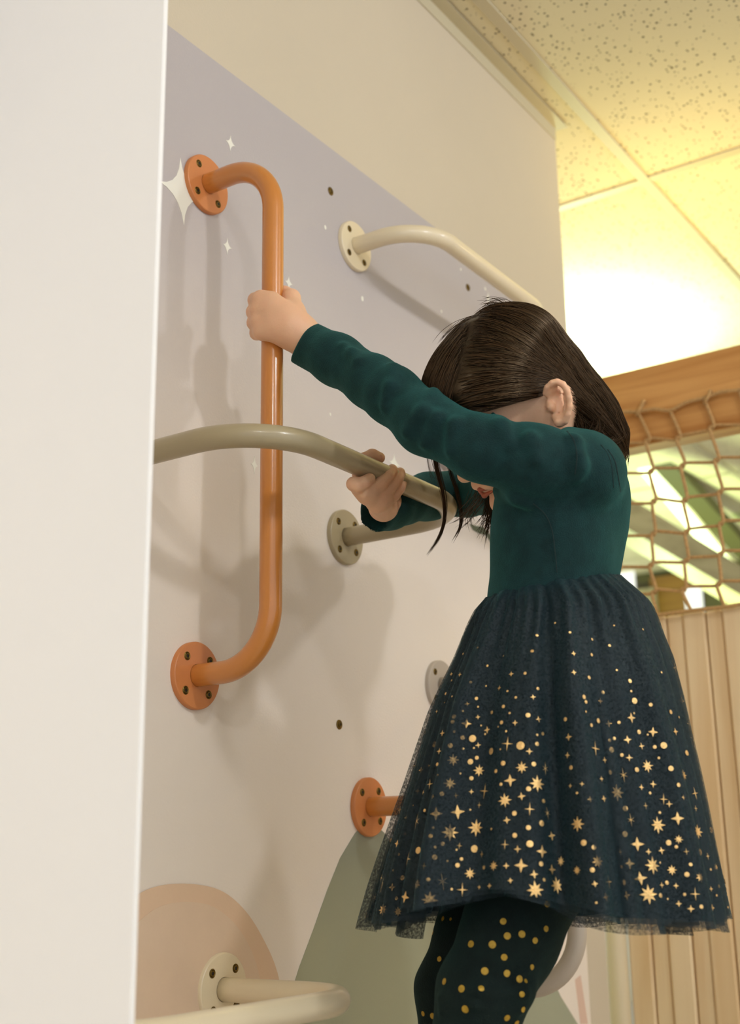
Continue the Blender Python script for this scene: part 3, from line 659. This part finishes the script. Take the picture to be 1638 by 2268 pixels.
# creases in the crook of the arm, at the armpit and on the gathered far cuff
for a, b, r, dz in (((985, 872), (940, 985), .0065, .030), ((962, 866), (900, 960), .0045, .030), ((1010, 884), (995, 1000), .0040, .033), ((1082, 905), (1130, 985), .0060, .032),
                    ((1150, 925), (1190, 1020), .0045, .037), ((870, 812), (850, 900), .0035, .027), ((1100, 1085), (1180, 1120), .0050, .060), ((1252, 948), (1282, 1010), .0050, .038), ((1282, 1010), (1276, 1060), .0045, .038), ((760, 765), (790, 800), .003, .025)):
    def near_d(q):
        t = bod.hit(*q); return t if t else 1.4
    A_, B_ = at(a[0], a[1], near_d(a)), at(b[0], b[1], near_d(b)); mid = at((a[0]+b[0])/2 + 4, (a[1]+b[1])/2, near_d(((a[0]+b[0])/2, (a[1]+b[1])/2)))
    bod.chain([A_, mid, B_], [r * .4, r * .7, r * .3], .014)
for q in ((1282, 1045, .050), (1272, 985, .045)): pass
g0 = at(666, 755, 1.522)
bod.plane(at(669, 757, 1.522), cv(-.86, .5, .02), .002)
bod.plane(at(1225, 1296, 1.385), (0, 0, -1) , .002) if False else None
# hollow cuffs
bod.cone(at(640, 738, 1.525), at(700, 775, 1.512), .0262, .0230, .001, 's')
cq = at(838, 1126, 1.548) + cv(-.80, .30, .45) * .040; bod.ell(cq, (.041, .041, .041), k=.002, op='s')
bod.cone(at(815, 1135, 1.535), at(866, 1115, 1.570), .0272, .0225, .001, 's')
def bdisp(P): return waves(P, 120, 3, .0003) + waves(P, 60, 5, .0006)
bw = at(1225, 1305, 1.385)
waistn = np.array([.05, 0, -1.]); waistn = -TF * .11 - TL * .15 + np.array([0, 0, -1.])
bod.plane(bw + np.array([0, 0, -.020]), waistn, .002)
# neckline opening round the neck
bod.cone(nb_ + np.array([0, 0, .0]), HP(-.020, -.055, 0), .036, .040, .004, 's')
dress = link('dress_bodice', remesh('dress_bodice', bod, .0018, bdisp), M['jersey'], girl)
def seam(px, off=.0004, r=.00045, S=bod, nm='seam', mt=None):
    pts = []
    for q in smoothpath([(x, y, 0) for x, y in px], 40):
        t = S.hit(q[0], q[1]); 
        if t: pts.append(at(q[0], q[1], t - off))
    if len(pts) > 3: V, F = tube(pts, r, 6); link(nm, mesh(nm, V, F, True), mt or M['seam'], dress)
seam([(1233, 1268), (1229, 1225), (1222, 1175), (1207, 1140), (1180, 1115)])
seam([(1255, 955), (1270, 975), (1277, 1010), (1273, 1050)], r=.0006)
seam([(1345, 995), (1360, 1020), (1368, 1055), (1373, 1090)], r=.0007)
seam([(1330, 985), (1345, 1005), (1354, 1035), (1358, 1080)], r=.0006)
print('bodice', round(time.time() - T0, 1))

# ================================================================ leggings
leg = SDF()
for hp, kn, ft, rk in ((HN, KN, FN, .0425), (HF_, KF_, FF, .0400)):
    leg.chain([hip + (hp - hip) * .5, hp, hp * .4 + kn * .6 + np.array([.004, 0, 0]), kn, kn * .72 + ft * .28 + np.array([.012, 0, 0]), kn * .5 + ft * .5 + np.array([.014, 0, 0]), ft + np.array([.020, 0, .045])], [.066, .060, .0475, rk, .0395, .0385, .027], .012)
leg.cone(hipc * .5 + hip * .5, hip, .074, .076, .02, Mx=AN)
leg.chain([at(1160, 2150, 1.190), at(1150, 2190, 1.185), at(1130, 2235, 1.185)], [.010, .011, .009], .012)
for ft in (FN, FF): leg.plane(ft + np.array([0, 0, .012]), (0, 0, -1), .002)
for a, b, c, r in (((975, 2212), (1060, 2196), (1166, 2202), .0040), ((978, 2240), (1050, 2226), (1150, 2240), .0030), ((1172, 2148), (1140, 2165), (1165, 2186), .004)):
    P3 = [at(q[0], q[1], (leg.hit(q[0], q[1]) or 1.2) + .0005) for q in (a, b, c)]; leg.chain(P3, [r * .6, r, r * .7], .006)
lego = link('leggings', remesh('leggings', leg, .0022, lambda P: waves(P, 90, 9, .0010)), M['legging'], girl)
def bvh_of(o):
    me = o.data; return BVHTree.FromPolygons([v.co[:] for v in me.vertices], [p.vertices[:] for p in me.polygons])
def shoot(bv, x, y):
    D = CR * (x - W/2) / FPX - CU * (y - H/2) / FPX + CF; n = np.linalg.norm(D); r = bv.ray_cast(Vector(CAM), Vector(D / n)); return r[0], r[1]
lb = bvh_of(lego)
def stick(b, bv, P, N, shape, size, rot, lift=.0006, m=0):
    """lay a flat printed shape on a surface: every corner snapped to the cloth"""
    N = Vector(N)
    if N.dot(Vector(CAM) - Vector(P)) < 0: N = -N
    up = Vector((0, 0, 1)); X = up.cross(N); X.normalize(); Y = N.cross(X); c, s = math.cos(rot), math.sin(rot)
    pts = []
    for (u, v) in shape:
        uu, vv = (u * c - v * s) * size, (u * s + v * c) * size; q = Vector(P) + X * uu + Y * vv
        hh = bv.find_nearest(q, .02)
        if hh[0] is None: return
        n = hh[1] if hh[1].dot(N) > 0 else -hh[1]; pts.append(tuple(hh[0] + n * lift))
    h0 = bv.find_nearest(Vector(P)); ctr = tuple(h0[0] + N * lift * 1.15); k = len(pts)
    b.add([ctr] + pts, [(0, 1 + i, 1 + (i + 1) % k) for i in range(k)], m)
DOT = [(math.cos(t), math.sin(t)) for t in np.linspace(0, 2*math.pi, 14, endpoint=False)]
db = MB()
for (x, y, r) in ((1211, 2002, 7), (1114, 2041, 7), (1123, 2073, 7.5), (1155, 2069, 7.5), (1043, 2091, 7.5), (1090, 2092, 8), (1208, 2057, 6.5), (1184, 2083, 6.5), (1116, 2120, 7), (1073, 2151, 8), (1122, 2156, 7.5), (1177, 2142, 6), (984, 2174, 7), (1022, 2190, 7.5), (1065, 2189, 6.5), (1150, 2168, 7.5), (1163, 2173, 5), (1030, 2235, 8), (1122, 2254, 7), (1155, 2202, 6), (1158, 2236, 6), (1143, 2266, 7), (973, 2124, 6.5), (959, 2066, 5.5), (958, 2250, 7), (937, 2245, 6), (981, 2035, 6), (998, 2036, 4), (1000, 2310, 8), (1060, 2330, 8), (1110, 2300, 8)):
    P, N = shoot(lb, x, y)
    if P: stick(db, lb, P, N, DOT, r * .00044, 0)
me = lego.data; nv = len(me.vertices)
for _ in range(90):    # the sides the lens does not see carry dots too
    v = me.vertices[random.randrange(nv)]
    if v.normal.dot(Vector(CAM) - v.co) > 0.02 and pix(v.co)[1] < 2300: continue
    stick(db, lb, v.co, v.normal, [(a, b) for a, b in DOT], .0034, 0)
o = db.build('dot_print', M['golddot'], lego); o['kind'] = 'stuff'
print('leggings', round(time.time() - T0, 1))

# ================================================================ skirt: opaque lining under two tulle layers
prof = [  # image row, centre column, half width in px
    (1302, 1226, 152), (1325, 1230, 172), (1360, 1240, 195), (1420, 1240, 217), (1480, 1240, 242), (1560, 1235, 268), (1640, 1232, 288), (1720, 1229, 309), (1800, 1224, 330), (1880, 1219, 350), (1960, 1216, 370), (2040, 1214, 386)]
ax = []
zt = at(1226, 1302, 1.385)
for (y, cx, hw) in prof:
    # the dress hangs straight down: axis on a vertical plane, so solve for depth
    dpt = 1.385
    for _ in range(20):
        q = at(cx, y, dpt); dpt += -((q - zt) @ (_f0)) * .9
    ax.append((at(cx, y, dpt), hw * dpt / FPX))
AXP = np.array([a[0] for a in ax]); AXR = np.array([a[1] for a in ax]); TT = np.linspace(0, 1, len(ax))
dz_ = (AXP[:, 2].max() - AXP[:, 2]); TT = dz_ / dz_.max()
_r5 = np.random.default_rng(12); FO = [(n, _r5.uniform(0, 6.28), a) for n, a in ((5, .6), (8, .7), (13, .75), (17, .6), (23, .42), (31, .22))]
def fold(th): return sum(a * np.sin(n * th + p) for n, p, a in FO) / 1.25
def skirt_pt(th, t, rs=1.0, ph=0., amp=1.0, tmax=1.0):
    t = np.asarray(t); C_ = np.stack([np.interp(t, TT, AXP[:, i]) for i in range(3)], -1)
    over = np.maximum(t - 1, 0)[..., None]; C_ = C_ + over * np.array([0, 0, -dz_.max()])
    R = np.interp(t, TT, AXR) * (1 + np.maximum(t - 1, 0) * .5)
    fo = fold(th + ph + .10 * np.sin(2.2 * t + th)); sh = np.sign(fo) * np.abs(fo) ** 1.15
    gather = .0026 * np.sin(46 * th + 1.5 * np.sin(5 * th)) * np.clip(1 - t * 3.0, 0, 1) * np.clip(t * 14, 0.25, 1)
    A = (.0045 + .040 * np.clip(t, 0, 1) ** .75) * amp
    r = R * rs * (.985 - .02 * t) + gather + A * sh * .42
    dirv = np.cos(th)[..., None] * TF + np.sin(th)[..., None] * TL
    tilt = -((dirv @ TF) * .0085 + (dirv @ TL) * .0145) * (1 - np.clip(t * 2, 0, 1))
    el = (1 + .34 * np.clip(1 - t, 0, 1) ** 1.6)[..., None]; dr2 = np.cos(th)[..., None] * TF + np.sin(th)[..., None] * TL * el
    P = C_ + dr2 * r[..., None] * np.array([1, 1, 0]) ; P[..., 2] += tilt
    return P
def cloth_sheet(name, rs, m, nth=720, nt=64, tend=1.0, ph=0., amp=1.0, ragged=.0, flare=0.0, parent=None, wave=0.0, t0=0.0):
    th = np.linspace(0, 2*math.pi, nth, endpoint=False); tv = np.linspace(0, 1, nt)
    hem = tend + wave * (np.sin(3 * th + 1.1) * .6 + np.sin(7 * th + .4) * .4) + ragged * np.sign(np.sin(11 * th + 2)) * .5
    hem = hem - .085 * np.clip(np.cos(th - 1.40), 0, 1) ** 4
    TH, TV = np.meshgrid(th, tv, indexing='ij'); Tt = t0 + (hem[:, None] - t0) * TV
    P = skirt_pt(TH, Tt, 1.0, ph, amp); C_ = np.stack([np.interp(Tt, TT, AXP[:, i]) for i in range(3)], -1)
    hv = P - C_; hv[..., 2] = 0; sc = rs + flare * Tt ** 2; k = np.clip(Tt * 8, 0, 1); P = P + hv * ((sc - 1) * k)[..., None]
    V = P.reshape(-1, 3); a = np.arange(nth)[:, None] * nt + np.arange(nt - 1)[None]; b = ((np.arange(nth) + 1) % nth)[:, None] * nt + np.arange(nt - 1)[None]
    Q = np.stack([a, a + 1, b + 1, b], -1).reshape(-1, 4)
    return link(name, fast_mesh(name, V, Q), m, parent or girl)
skirt = cloth_sheet('dress_skirt', .945, M['lining'], tend=.985, wave=.022)
outer = cloth_sheet('tulle_layer', 1.0, M['tulle'], tend=1.010, wave=.016, ragged=.010, parent=skirt)
under = cloth_sheet('tulle_layer', .90, M['tulle'], tend=1.022, ph=.4, wave=.026, parent=skirt, t0=.05, nth=540)
veil = cloth_sheet('tulle_layer', 1.035, M['tulle'], tend=.996, ph=.02, amp=.6, wave=.012, ragged=.008, parent=skirt, nth=540)
ob = bvh_of(veil)
def star(n, inner, rot=0, long=None):
    P = []
    for k in range(2 * n):
        a = math.pi * k / n + math.pi / 2; r = 1.0 if k % 2 == 0 else inner
        if long and k % 2 == 0: r = long[(k // 2) % len(long)]
        P.append((r * math.cos(a), r * math.sin(a)))
    return P
def smooth4(inner=.30):
    P = []
    for k in range(4):
        a0 = math.pi/2 * k + math.pi/2
        for s, rr2 in ((0, 1), (.22, .52), (.5, inner), (.78, .52)):
            a = a0 + s * math.pi / 2; P.append((rr2 * math.cos(a), rr2 * math.sin(a)))
    return P
SH = {'d': DOT, 's': smooth4(.34), 'p': star(4, .12, long=(1, .80)), 't': star(4, .30), 'e': star(8, .42, long=(1, .88)), 'a': star(6, .07, long=(1, .62, .62))}
A_ = """d 785 30 9,d 945 45 11,d 1078 78 7,s 1195 95 24,d 1264 122 9,d 733 145 12,d 787 168 8,d 1335 176 11,s 1480 173 24,d 1520 100 13,d 995 185 14,t 914 232 22,d 722 222 7,d 1009 257 8,d 1230 254 15,d 877 293 9,t 655 297 16,d 1132 305 15,d 1282 311 9,d 802 342 18,d 790 386 16,s 1008 346 20,d 1438 329 19,t 1526 364 28,s 908 402 44,d 1214 392 16,s 1329 395 25,d 1035 419 7,s 1090 457 32,d 1186 429 7,t 526 452 20,t 703 485 28,d 803 471 10,d 1252 468 9,d 1071 493 9,d 875 523 18,d 961 531 30,d 1514 499 10,d 1561 489 14,d 636 583 24,d 769 592 20,t 1010 588 26,p 1262 575 62,d 1375 592 34,d 1513 577 17,d 878 618 10,d 973 613 8,t 676 641 27,d 1126 641 28,d 1204 624 8,t 1449 641 30,d 452 610 11,d 998 697 16,e 793 717 50,d 942 731 23,d 1226 744 20,e 1386 780 52,d 1486 751 19,a 1583 790 60,d 660 754 15,s 437 764 24,e 1018 808 52,d 853 833 9,d 664 846 8,s 586 765 16,s 520 803 28,d 1166 812 16,d 951 874 17,s 1286 892 52,e 1516 920 70,p 594 925 45,e 765 920 52,d 1208 926 13,d 1443 965 20,s 1236 0 1,d 365 1010 11,s 490 985 24,t 540 996 22,s 621 1033 19,d 696 1009 18,p 816 1023 28,s 950 990 22,p 1069 985 66,s 1384 1030 34,e 1240 1065 60,d 1568 1070 17,p 1020 1106 28,s 337 1148 34,d 451 1110 7,d 550 1152 13,s 645 1180 56,s 832 1165 60,p 1452 1140 56,d 1323 1177 20,d 941 1146 8,a 1600 1175 54,a 483 1245 76,s 390 1215 18,s 1257 1236 32,d 1551 1262 24,d 622 1300 10,e 765 1342 72,e 993 1302 72,d 1127 1312 9,d 1442 1300 20,d 600 1373 17,s 380 1357 17,d 1325 1367 20,s 312 1440 32,d 702 1440 16,p 848 1457 30,d 1454 1440 28,p 1240 1446 44,t 1350 1486 32,s 1556 1507 54,d 496 1497 28,d 978 1483 30,p 1045 1530 30,d 638 1468 11,d 822 1492 8,d 633 1556 21,d 327 1531 12,p 407 1570 58,d 865 1571 14,d 743 1588 8,p 543 1631 28,d 831 1625 19,d 1064 1644 16,e 1145 1630 42,s 1252 1630 28,s 1380 1627 58,d 1548 1613 20,e 938 1697 48,d 279 1669 10,s 1490 1704 36,p 178 1735 34,d 358 1734 20,a 700 1765 80,d 578 1748 16,e 484 1792 44,s 1287 1757 24,d 1573 1750 14,s 270 1815 36,d 780 1832 10,s 1022 1815 20,s 1110 1803 24,p 872 1837 60,e 1500 1838 76,a 120 1905 48,s 380 1900 48,d 306 1911 14,e 590 1925 70,d 1232 1874 16,d 1061 1880 8,d 506 1978 16,s 729 1997 22,p 795 1960 30,d 897 1954 17,p 990 1977 32,e 190 2010 50,e 320 2025 40,s 445 2030 24"""
B_ = """d 356 5 14,d 703 35 16,d 474 130 14,d 713 120 10,d 312 168 18,d 328 210 15,t 450 203 26,d 741 201 25,d 881 233 15,s 714 345 44,d 328 293 9,d 1046 296 18,d 163 357 17,d 432 370 20,d 736 306 9,d 374 407 15,s 523 395 30,d 778 465 18,s 900 465 40,s 1086 462 32,d 1115 340 10,s 190 508 32,s 684 530 34,d 530 536 14,d 571 520 14,d 612 384 13,d 854 488 8,p 408 605 64,t 800 585 30,d 991 578 26,d 915 592 15,d 545 616 23,t 181 662 28,d 637 660 14,t 698 683 30,t 487 703 30,d 1183 643 22,d 950 685 10,d 211 766 17,d 533 807 18,d 761 784 19,e 850 755 54,d 1051 774 21,e 1155 832 48,a 650 830 62,t 460 862 24,e 592 980 68,s 205 921 20,t 300 905 20,s 799 934 25,t 900 908 30,d 1115 914 17,d 261 982 10,d 872 982 12,s 365 1035 26,s 480 1030 28,p 990 1035 46,s 1155 1020 22,p 1253 985 54,p 835 1090 30,t 1038 1075 28,d 665 1113 21,p 1258 1113 28,d 956 1148 11,s 1110 1197 54,a 713 1210 56,e 265 1245 64,e 937 1255 70,d 661 1330 23,e 1275 1310 60,s 38 1345 38,d 1032 1403 22,e 1118 1375 36,d 317 1403 24,d 397 1443 18,s 768 1415 56,p 618 1482 30,d 1098 1438 14,s 860 1480 26,p 1182 1478 30,d 1293 1483 26,t 970 1470 32,p 1360 1518 30,e 430 1563 54,e 125 1560 40,s 700 1580 46,d 1218 1587 14,e 895 1595 72,d 957 1573 9,e 262 1638 38,s 40 1632 42,e 1060 1635 42,d 388 1634 19,d 1188 1672 20,d 629 1608 12,s 795 1705 54,e 1295 1697 44,s 408 1752 26,p 520 1735 58,e 650 1740 30,e 82 1765 70,s 970 1763 26,d 1016 1742 16,s 1095 1768 24,s 1387 1795 22,s 1454 1775 22,p 1258 1838 54,d 1169 1841 12,s 672 1852 40,s 497 1863 34,e 863 1840 78,d 960 1850 18,d 1022 1880 8,d 421 1912 9,s 1118 1920 26,s 1222 1963 30,d 1308 1945 16,s 1397 1955 30,d 1435 1850 9,e 1428 1610 30,d 1385 1630 10,d 1530 1950 9"""
C_u = """d 832 537 6,d 710 619 8,d 927 600 8,d 1218 554 6,d 1406 580 7,d 1070 645 9,d 1187 686 9,d 322 700 7,d 680 723 10,s 950 738 17,d 1067 746 10,d 228 741 7,d 494 755 6,d 386 820 8,d 1234 848 7,t 149 874 14,t 205 878 16,s 543 874 18,d 634 869 10,s 952 863 18,d 1050 896 11,d 1320 918 12,d 1528 863 7,d 153 917 7,d 275 929 7"""
sb = MB(); used = []
rr3 = random.Random(5)
for txt, ox, oy, sc in ((A_, 800, 1500, .2564), (B_, 1210, 1500, .2613), (C_u, 950, 1200, .3358)):
    for it in txt.split(','):
        kd, x, y, r = it.split(); X, Y, r = ox + float(x) * sc, oy + float(y) * sc, float(r) * sc
        if r < 1: continue
        P, N = shoot(ob, X, Y)
        if P is None: continue
        used.append(P); stick(sb, ob, P, N, SH[kd], r * pix(P)[2] / FPX * 1.06, rr3.uniform(-.12, .12) if kd != 'd' else 0, lift=.0009)
# the print goes on round the sides the lens does not see
for _ in range(520):
    th = rr3.uniform(0, 6.283); t = 1 - rr3.random() ** 1.5 * .72; P = Vector(skirt_pt(np.array([th]), np.array([t * .985]))[0]); h_ = ob.find_nearest(P)
    cdir = Vector(CAM) - h_[0]; out = h_[0] - Vector((AXP[5][0], AXP[5][1], h_[0].z))
    if out.dot(cdir) > -.02: continue
    kd = rr3.choice('ddddsptea'); sz = {'d': .0032, 's': .007, 'p': .009, 't': .006, 'e': .012, 'a': .013}[kd] * rr3.uniform(.6, 1.2)
    N = h_[1] if h_[1].dot(out) > 0 else -h_[1]
    pts = []
    Xa = Vector((0, 0, 1)).cross(N).normalized(); Ya = N.cross(Xa)
    for (u, v) in SH[kd]:
        hh = ob.find_nearest(h_[0] + Xa * u * sz + Ya * v * sz); n2 = hh[1] if hh[1].dot(N) > 0 else -hh[1]; pts.append(tuple(hh[0] + n2 * .0009))
    k = len(pts); sb.add([tuple(h_[0] + N * .0010)] + pts, [(0, 1 + i, 1 + (i + 1) % k) for i in range(k)])
o = sb.build('star_print', M['gold'], skirt); o['kind'] = 'stuff'
print('skirt', round(time.time() - T0, 1))

# ================================================================ hair
cap = SDF()
cap.ell(HP(.007, .015, 0), (.0865, .0855, .0755), HF)
cap.ell(HP(.035, .020, .012), (.068, .062, .068), HF, k=.02)
cap.ell(at(1135, 756, 1.378 + DH), (.050, .038, .050), np.array([CR, CU, -CF]), k=.03)
# keep the face and the ear side below the hairline free
cap.plane(at(1090, 899, 1.36), cv(.30, -.95, .02) - hl * ((cv(.30, -.95, .02)) @ hl), .008)
tailp = [at(x_, y_, d_ + DH) for x_, y_, d_ in ((1150, 785, 1.36), (1222, 836, 1.366), (1280, 900, 1.370), (1316, 942, 1.376), (1348, 976, 1.38), (1362, 1000, 1.385))]
tailr = [.044, .034, .0310, .0265, .0160, .0050]
cap.chain(tailp, tailr, .022)
cap.chain([at(1256, 925, 1.362 + DH), at(1290, 945, 1.378 + DH), at(1335, 970, 1.385 + DH)], [.020, .022, .018], .012)
for i, (x, y) in enumerate(ear[1:]): cap.cone(EP(1226, 893, .004), EP(x, y, .020), .0115, .0065, .004, 's')
hb = link('hair', remesh('hair', cap, .0022, lambda P: waves(P, 160, 21, .0012)), M['hair'], girl)
hb['label'] = 'long straight dark brown hair'
print('cap', round(time.time() - T0, 1))
capv = np.array([v.co[:] for v in hb.data.vertices])
NS = 5200
seed = capv[rng.integers(0, len(capv), NS * 2)]
# roots: on the skull cap, not on the tail or the open underside
d_, g_ = cap.grad(seed); px_, py_, _z = pix(seed)
ok = ((((px_ - 1232) / 36) ** 2 + ((py_ - 893) / 56) ** 2 > 1) | (_z > 1.42)) & (px_ < 1300) & ((g_ @ (cv(-.1, -1, 0))) < .75); seed = seed[ok][:NS]; NS = len(seed)
def proj(P):
    z = (P - CAM) @ CF; return W/2 + FPX * ((P - CAM) @ CR) / z, H/2 - FPX * ((P - CAM) @ CU) / z, z
steps = 17; P = seed.copy(); off = rng.uniform(.0002, .0030, NS); path = [P.copy()]; jit = rng.normal(size=(NS, 3)) * .12
alive = np.ones(NS, bool); x0_, y0_, z0_ = proj(P)
part = 1052 + (y0_ - 690) * -.28       # the parting, seen from the side
left = x0_ < part
lens = rng.uniform(.0052, .0078, NS)
for st in range(steps):
    x, y, z = proj(P); y = y + 0
    near_ = ((P - c0) @ hl) > -.01
    wtop = np.clip((830 - y - (x - 1100) * .12) / 130, 0, 1)
    tx = 1255 + wtop * 110; ty = 855 + wtop * 80
    tgt = np.stack([CAM + (CR * (a - W/2) / FPX - CU * (b - H/2) / FPX + CF) * (1.345 + DH if nn else 1.42 + DH) for a, b, nn in zip(tx, ty, near_)])
    D = tgt - P; D /= np.linalg.norm(D, axis=1)[:, None] + 1e-9
    D += CU * (.25 * np.clip((x - 950) / 200, 0, 1) * np.clip((y - 780) / 80, 0, 1) * (x < 1180))[:, None] * .0
    tl = (CR * .70 - CU * .72)
    wt = np.clip((x - (1195 + (1 - wtop) * 20)) / 60, 0, 1)[:, None]
    D = D * (1 - wt) + tl * wt
    D = np.where(left[:, None], -CU * 1.0 - CR * .28, D) + jit * .5
    d, g = cap.grad(P); D -= g * (D * g).sum(1)[:, None]; D /= np.linalg.norm(D, axis=1)[:, None] + 1e-9
    P = P + D * lens[:, None]
    d, g = cap.grad(P); P = P - g * (d - off)[:, None] * np.clip(1, 0, 1)
    path.append(P.copy())
path = np.stack(path, 1)      # (NS, steps+1, 3)
def strand_mesh(name, path, r0, taper_end=.25):
    n, m_, _ = path.shape; t = np.gradient(path, axis=1); t /= np.linalg.norm(t, axis=2)[..., None] + 1e-9
    a = np.array([.3, .5, .81]); u = np.cross(t, a); u /= np.linalg.norm(u, axis=2)[..., None] + 1e-9; v = np.cross(t, u)
    rad = (np.minimum(1, np.minimum(np.linspace(.3, 6, m_), np.linspace(6, taper_end, m_))))[None, :, None] * np.asarray(r0).reshape(-1, 1, 1)
    V = np.stack([path + rad * (math.cos(q) * u + math.sin(q) * v) for q in (0, 2.094, 4.189)], 2)   # n,m,3,3
    idx = (np.arange(n)[:, None, None] * m_ + np.arange(m_ - 1)[None, :, None]) * 3
    j = np.arange(3)[None, None]; k = (j + 1) % 3
    Q = np.stack([idx + j, idx + k, idx + 3 + k, idx + 3 + j], -1).reshape(-1, 4)
    me = fast_mesh(name, V.reshape(-1, 3), Q); a_ = me.attributes.new('shade', 'FLOAT', 'POINT'); sh_ = np.clip(rng.beta(1.3, 2.2, n), 0, 1); a_.data.foreach_set('value', np.repeat(sh_, m_ * 3).astype(np.float32)); return me
o = link('hair_strands', strand_mesh('hair_strands', path, rng.uniform(.00028, .00060, NS)), M['hair'], hb); o['kind'] = 'stuff'
# loose locks given as image path + distance
def lock(pts, n, spread, r, curl=.0, endspread=1.0):
    ctr = smoothpath([at(p[0], p[1], p[2] + DH) for p in pts], 20); out = []
    for _ in range(n):
        a = rng.normal(size=3) * spread; b = rng.normal(size=3) * spread * endspread; k = np.linspace(0, 1, 20)[:, None]
        w_ = np.sin(k * math.pi * rng.uniform(.5, 1.5) + rng.uniform(0, 3)) * curl * rng.normal(size=3)
        q = ctr + a * (1 - k) + b * k + w_; L = rng.uniform(.85, 1.0); s = np.linspace(0, L * 19, 20); i0 = np.minimum(s.astype(int), 18); f = (s - i0)[:, None]; out.append(q[i0] * (1 - f) + q[i0 + 1] * f)
    return np.array(out)
LK = [lock([(955, 880, 1.40), (958, 960, 1.45), (966, 1030, 1.465), (983, 1100, 1.47), (984, 1150, 1.47), (972, 1190, 1.47), (943, 1232, 1.47)], 46, .0022, 0, .0006, .55),
      lock([(985, 930, 1.44), (994, 1030, 1.49), (1012, 1090, 1.50), (1021, 1140, 1.50), (1018, 1170, 1.50), (1000, 1203, 1.50)], 26, .0013, 0, .0008, .9),
      lock([(1085, 1060, 1.46), (1068, 1100, 1.47), (1045, 1125, 1.47), (1025, 1145, 1.47), (1000, 1158, 1.47)], 16, .0035, 0, .002, 1.6),
      lock([(1100, 1040, 1.46), (1085, 1110, 1.47), (1078, 1150, 1.47), (1062, 1182, 1.47)], 46, .0045, 0, .002, 1.2),
      lock([(1110, 1040, 1.46), (1095, 1110, 1.47), (1088, 1150, 1.47), (1080, 1195, 1.47)], 46, .0050, 0, .002, 1.2),
      lock([(1060, 1075, 1.49), (1050, 1105, 1.50), (1035, 1140, 1.50), (1040, 1165, 1.50)], 20, .006, 0, .002, 1.2),
      lock([(946, 950, 1.43), (947, 1000, 1.46), (955, 1040, 1.46), (968, 1070, 1.46)], 4, .0015, 0, .001, 1.5),
      # ends of the tail
      lock([(1340, 930, 1.375), (1372, 970, 1.38), (1384, 1000, 1.385), (1380, 1024, 1.385)], 60, .0040, 0, .001, .8),
      lock([(1320, 940, 1.37), (1352, 975, 1.38), (1366, 1000, 1.385), (1366, 1020, 1.385)], 60, .0050, 0, .001, .9),
      lock([(1265, 905, 1.335), (1280, 950, 1.335), (1300, 975, 1.335), (1345, 985, 1.345), (1376, 960, 1.355)], 46, .0045, 0, .002, 1.2),
      lock([(1250, 880, 1.335), (1290, 905, 1.328), (1318, 935, 1.333), (1310, 962, 1.335), (1275, 972, 1.34)], 30, .0050, 0, .002, 1.2),
      lock([(1262, 895, 1.335), (1276, 915, 1.33), (1284, 940, 1.33), (1270, 958, 1.335)], 22, .004, 0, .002, 1.0),
      lock([(1200, 830, 1.325), (1290, 900, 1.325), (1345, 950, 1.345), (1372, 985, 1.36), (1380, 1010, 1.37)], 60, .0050, 0, .0015, .8),
      # wisps at the temple and flyaways
      lock([(1100, 888, 1.322), (1150, 876, 1.316), (1190, 862, 1.316), (1214, 846, 1.318), (1236, 836, 1.325)], 40, .0028, 0, .001, .8),
      lock([(1140, 690, 1.36), (1110, 670, 1.36), (1085, 668, 1.36), (1062, 676, 1.36)], 22, .003, 0, .002, 2.0),
      lock([(1080, 700, 1.36), (1030, 712, 1.36), (990, 740, 1.36), (962, 775, 1.37)], 12, .004, 0, .002, 1.2),
      lock([(1160, 680, 1.36), (1230, 760, 1.36), (1290, 820, 1.36), (1330, 868, 1.37)], 14, .0035, 0, .004, 1.6),
      ]
LKp = np.concatenate(LK); o = link('loose_strands', strand_mesh('loose_strands', LKp, rng.uniform(.00016, .00040, len(LKp)), .15), M['hair'], hb); o['kind'] = 'stuff'
print('done', round(time.time() - T0, 1))
